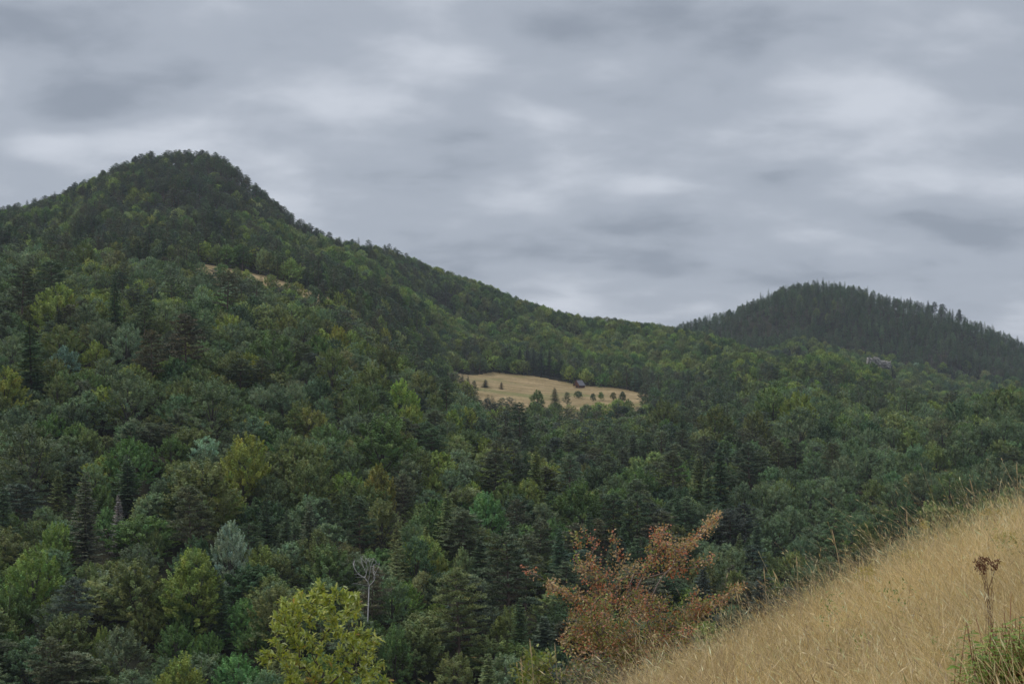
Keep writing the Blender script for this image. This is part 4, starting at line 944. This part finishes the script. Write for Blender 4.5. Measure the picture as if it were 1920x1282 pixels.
# little yellow flowering weeds along the crest
M_YEL = mat('dull_yellow_flower', plain((.36, .30, .08), .9))
for px, pt, wp_, Y, lab in [(1617, 1060, 36, 12.6, 'dull yellow flowering weed on the grassy crest, lowest of the yellow weeds'), (1861, 950, 40, 14.4, 'broad yellowish flowering weed near the right end of the grassy crest'),
     (1791, 984, 30, 14.0, 'orange-yellow flat-topped weed on the crest left of the broad yellowish one'), (1734, 978, 16, 14.2, 'single pale yellow flower spike rising over the crest'), (1883, 994, 44, 12.0, 'yellow-green flowering weed below the crest near the right edge'),
     (1706, 1030, 24, 13.2, 'small faded yellow weed just under the middle of the crest')]:
    g = np.random.default_rng(int(px)); x = (px - 960) / F * Y; b0 = np.array([x, Y, float(G(x, Y))]); e_ = empty('yellow_weed', tuple(b0)); tag(e_, lab, 'plant', 'yellow flowering weeds in the grass')
    tips = np.array([P3(px + g.uniform(-.5, .5) * wp_, pt + abs(g.normal(0, 14)) + 3, Y + g.normal(0, .06)) for _ in range(max(3, int(wp_ / 2.2)))])
    nodes, par, cnt, ends = grow(b0, tips, .08, .1, 1); obj('stem', branch_mesh('stem', nodes - b0, par, cnt, .005, [M_STRAW], .4, 4, .0015), e_)
    mb = MB()
    for t in tips:
        for k in range(16):
            p = t - b0 + g.normal(0, .02, 3) + np.array([0, 0, -.01]); mb.add(tube([p, p + g.normal(0, .004, 3) + np.array([0, 0, .006])], [.005, .003], 4))
    tag(obj('flower_head', mb.mesh('flower_head', M_YEL), e_), kind='stuff')
# tall single grass stalks that stand out against the forest
STK = [(993, 1196, 1010, 1300, 11.4, 'tall pale grass stalk bending left at the left end of the grass'), (976, 1230, 990, 1310, 11.2, 'pale grass stalk standing lower left of the tall leaning one'), (1040, 1204, 1050, 1290, 12.2, 'thin dark-tipped grass stalk beside the yellow-green sapling'),
 (1192, 1192, 1194, 1270, 12.6, 'upright pale stalk in front of the russet bush foot'), (1559, 990, 1590, 1075, 13.4, 'long thin stalk leaning left above the middle of the crest'), (1818, 897, 1848, 985, 14.6, 'long thin stalk leaning left above the upper crest'), (1906, 866, 1911, 960, 15.0, 'upright pale stalk at the right picture edge'),
 (1700, 955, 1704, 1030, 14.0, 'short upright grass spike on the middle of the crest'), (1493, 1040, 1500, 1120, 13.2, 'curved stalk with hanging seed head on the lower crest'), (1432, 1062, 1442, 1140, 13.0, 'slim upright stalk at the lower end of the crest'), (1380, 1105, 1400, 1170, 12.8, 'stalk with nodding seed head right of the russet bush')]
for x0, y0, x1, y1, Y, lab in STK:
    tp = P3(x0, y0, Y); bx_ = (x1 - 960) / F * Y; b0 = np.array([bx_, Y, float(G(bx_, Y))]); e_ = empty('grass_stalk', tuple(b0)); tag(e_, lab, 'grass stalk', 'tall grass stalks standing out above the slope')
    md = b0 + (tp - b0) * .55 + np.array([(b0 - tp)[0] * .12, 0, .05]); q = lambda t: (1 - t) ** 2 * b0 + 2 * t * (1 - t) * md + t * t * tp - b0
    tb = MB(); tb.add(tube([q(t) for t in (0, .2, .4, .6, .8)], [.003, .0028, .0025, .0022, .002], 4)); obj('stem', tb.mesh('stem', M_STRAW), e_)
    tb = MB(); tb.add(tube([q(t) for t in (.8, .85, .9, .96, 1)], [.002, .0055, .006, .004, .001], 5)); obj('seed_head', tb.mesh('seed_head', M_STRAW), e_)

# ------------------------------------------------------------------ dry grass of the foreground slope
g = np.random.default_rng(99)
def grass(nb, hmin, hmax, wid, culm):
    # density follows the square of nearness so that the far edge is as full as the near one
    Yb = 3.6 + (26 - 3.6) * g.uniform(0, 1, nb) ** .9; pxb = g.uniform(780, 2140, nb); Xb = (pxb - 960) / F * Yb + g.normal(0, .1, nb)
    Zb = G(Xb, Yb); pr = HZ - (Zb + .2) / Yb * F; d0 = (Yb > 8.5 + .73 * np.clip(Xb, -3, 12) + 5.5)
    kp = (pr < 1560) & ~d0; Xb, Yb, Zb = Xb[kp], Yb[kp], Zb[kp]; n = len(Xb)
    kp2 = g.uniform(size=n) < .30 + 1.1 * vn(Xb, Yb, .22, 21); Xb, Yb, Zb = Xb[kp2], Yb[kp2], Zb[kp2]; n = len(Xb)
    cl1 = vn(Xb, Yb, .28, 3); cl2 = vn(Xb, Yb, 1.3, 4); cl3 = vn(Xb, Yb, 2.6, 9)
    h = (hmin + (hmax - hmin) * g.uniform(0, 1, n) ** 1.5) * (.35 + 1.1 * cl1) * (.65 + .7 * cl2)
    lean = g.normal(0, .34, n) - .10 + .5 * (vn(Xb, Yb, .8, 6) - .5); leany = g.normal(0, .22, n); curl = g.normal(.0, .5, n) * (1.4 if not culm else .8)
    a = np.stack([lean, leany, np.ones(n)], 1); base = np.stack([Xb, Yb, Zb - .03], 1)
    sv_ = unit(np.stack([np.ones(n), g.normal(0, .7, n), np.zeros(n)], 1))
    seg = [0, .35, .7, 1.0]; pts_ = []
    for t in seg: pts_.append(base + a * (h * t)[:, None] + np.stack([curl * h * t * t, leany * h * t * t * .5, -np.abs(curl) * h * t * t * .45], 1))
    wseg = [1, .85, .6, .12] if not culm else [.6, .5, .4, .3]; w = wid * g.uniform(.6, 1.4, n)
    Q = []
    for i in range(3):
        wa, wb = (w * wseg[i] / 2)[:, None] * sv_, (w * wseg[i + 1] / 2)[:, None] * sv_
        Q.append(np.stack([pts_[i] - wa, pts_[i] + wa, pts_[i + 1] + wb, pts_[i + 1] - wb], 1))
    pal = np.array([(.66, .50, .27), (.78, .64, .40), (.53, .385, .20), (.36, .36, .14), (.34, .24, .155), (.70, .56, .32)])
    green = np.clip((cl3 - .60) * 3, 0, 1) * .55 + np.clip((1120 - (960 + F * Xb / Yb)) / 150, 0, .5)
    u_ = g.uniform(size=n); dk = np.clip((vn(Xb, Yb, .9, 31) - .62) * 2.5, 0, .8); ci = np.where(u_ < green, 3, g.choice([0, 1, 2, 4, 5], n, p=[.36, .20, .20, .08, .16])); ci = np.where(g.uniform(size=n) < dk, g.choice([2, 4], n), ci)
    C = 1.08 * pal[ci] * (1 + g.normal(0, .16, (n, 1))) * (.62 + .38 * vn(Xb, Yb, .35, 12) + .34 * vn(Xb, Yb, 1.6, 14))[:, None]
    V = np.concatenate(Q); CC = np.concatenate([C] * 3)
    if culm:
        tip = pts_[3]; d = unit(pts_[3] - pts_[2]); st = tip - d * .02; hl = g.uniform(.03, .075, n)
        for k in range(1):
            V = np.concatenate([V, leaf_quads(st, d + g.normal(0, .06, (n, 3)), rnd_dirs(n, g), hl, g.uniform(.003, .0075, n), 0)])
            CC = np.concatenate([CC, np.clip(C * 1.10, 0, .85)])
    return V, CC
parts_ = [grass(255000, .10, .55, .0037, False), grass(70000, .26, .60, .0022, True), grass(13000, .42, .80, .0040, True)]
V = np.concatenate([p[0] for p in parts_]); C = np.concatenate([p[1] for p in parts_])
tag(obj('dry_grass', quads_mesh('dry_grass', V, [M_GRASS], {'fcol': C})), 'dense straw-coloured dry grass covering the foreground slope', kind='stuff')

# green weed tufts scattered through the straw
g = np.random.default_rng(123)
for px, py, w_, Y, lab in [(1612, 1205, 46, 9.0, 'low green leafy weed tuft in the middle of the straw slope'), (1690, 1120, 60, 10.2, 'thin olive weed above the green tuft on the straw slope'), (1895, 1010, 60, 11.2, 'greyish green weed high on the slope by the right edge'), (1560, 1130, 50, 11.0, 'faint olive weed patch on the upper left of the straw slope'), (1780, 1215, 40, 7.6, 'small green weed left of the leafy shrub')]:
    x = (px - 960) / F * Y; b0 = np.array([x, Y, float(G(x, Y))]); ht = (HZ - py) / F * Y - b0[2] + w_ / F * Y * .4; ht = float(np.clip(ht, .28, .6))
    e_ = empty('green_weed', tuple(b0)); tag(e_, lab, 'plant', 'green weeds among the dry grass')
    tips = np.array([b0 + np.array([g.normal(0, w_ / F * Y * .4), g.normal(0, .1), ht * g.uniform(.55, 1)]) for _ in range(16)])
    nodes, par, cnt, ends = grow(b0, tips, .06, .1, 1); obj('stem', branch_mesh('stem', nodes - b0, par, cnt, .004, [M_STRAW], .4, 4, .0012), e_)
    A_ = nodes[1:] - b0; A_ = A_[A_[:, 2] > ht * .35]
    leaf_cloud('foliage', A_, np.tile([[0, 0, 1.]], (len(A_), 1)), 3, .034, [(.20, .26, .07), (.28, .30, .09), (.16, .22, .06)], [.4, .35, .25], e_, g, .025, .4)
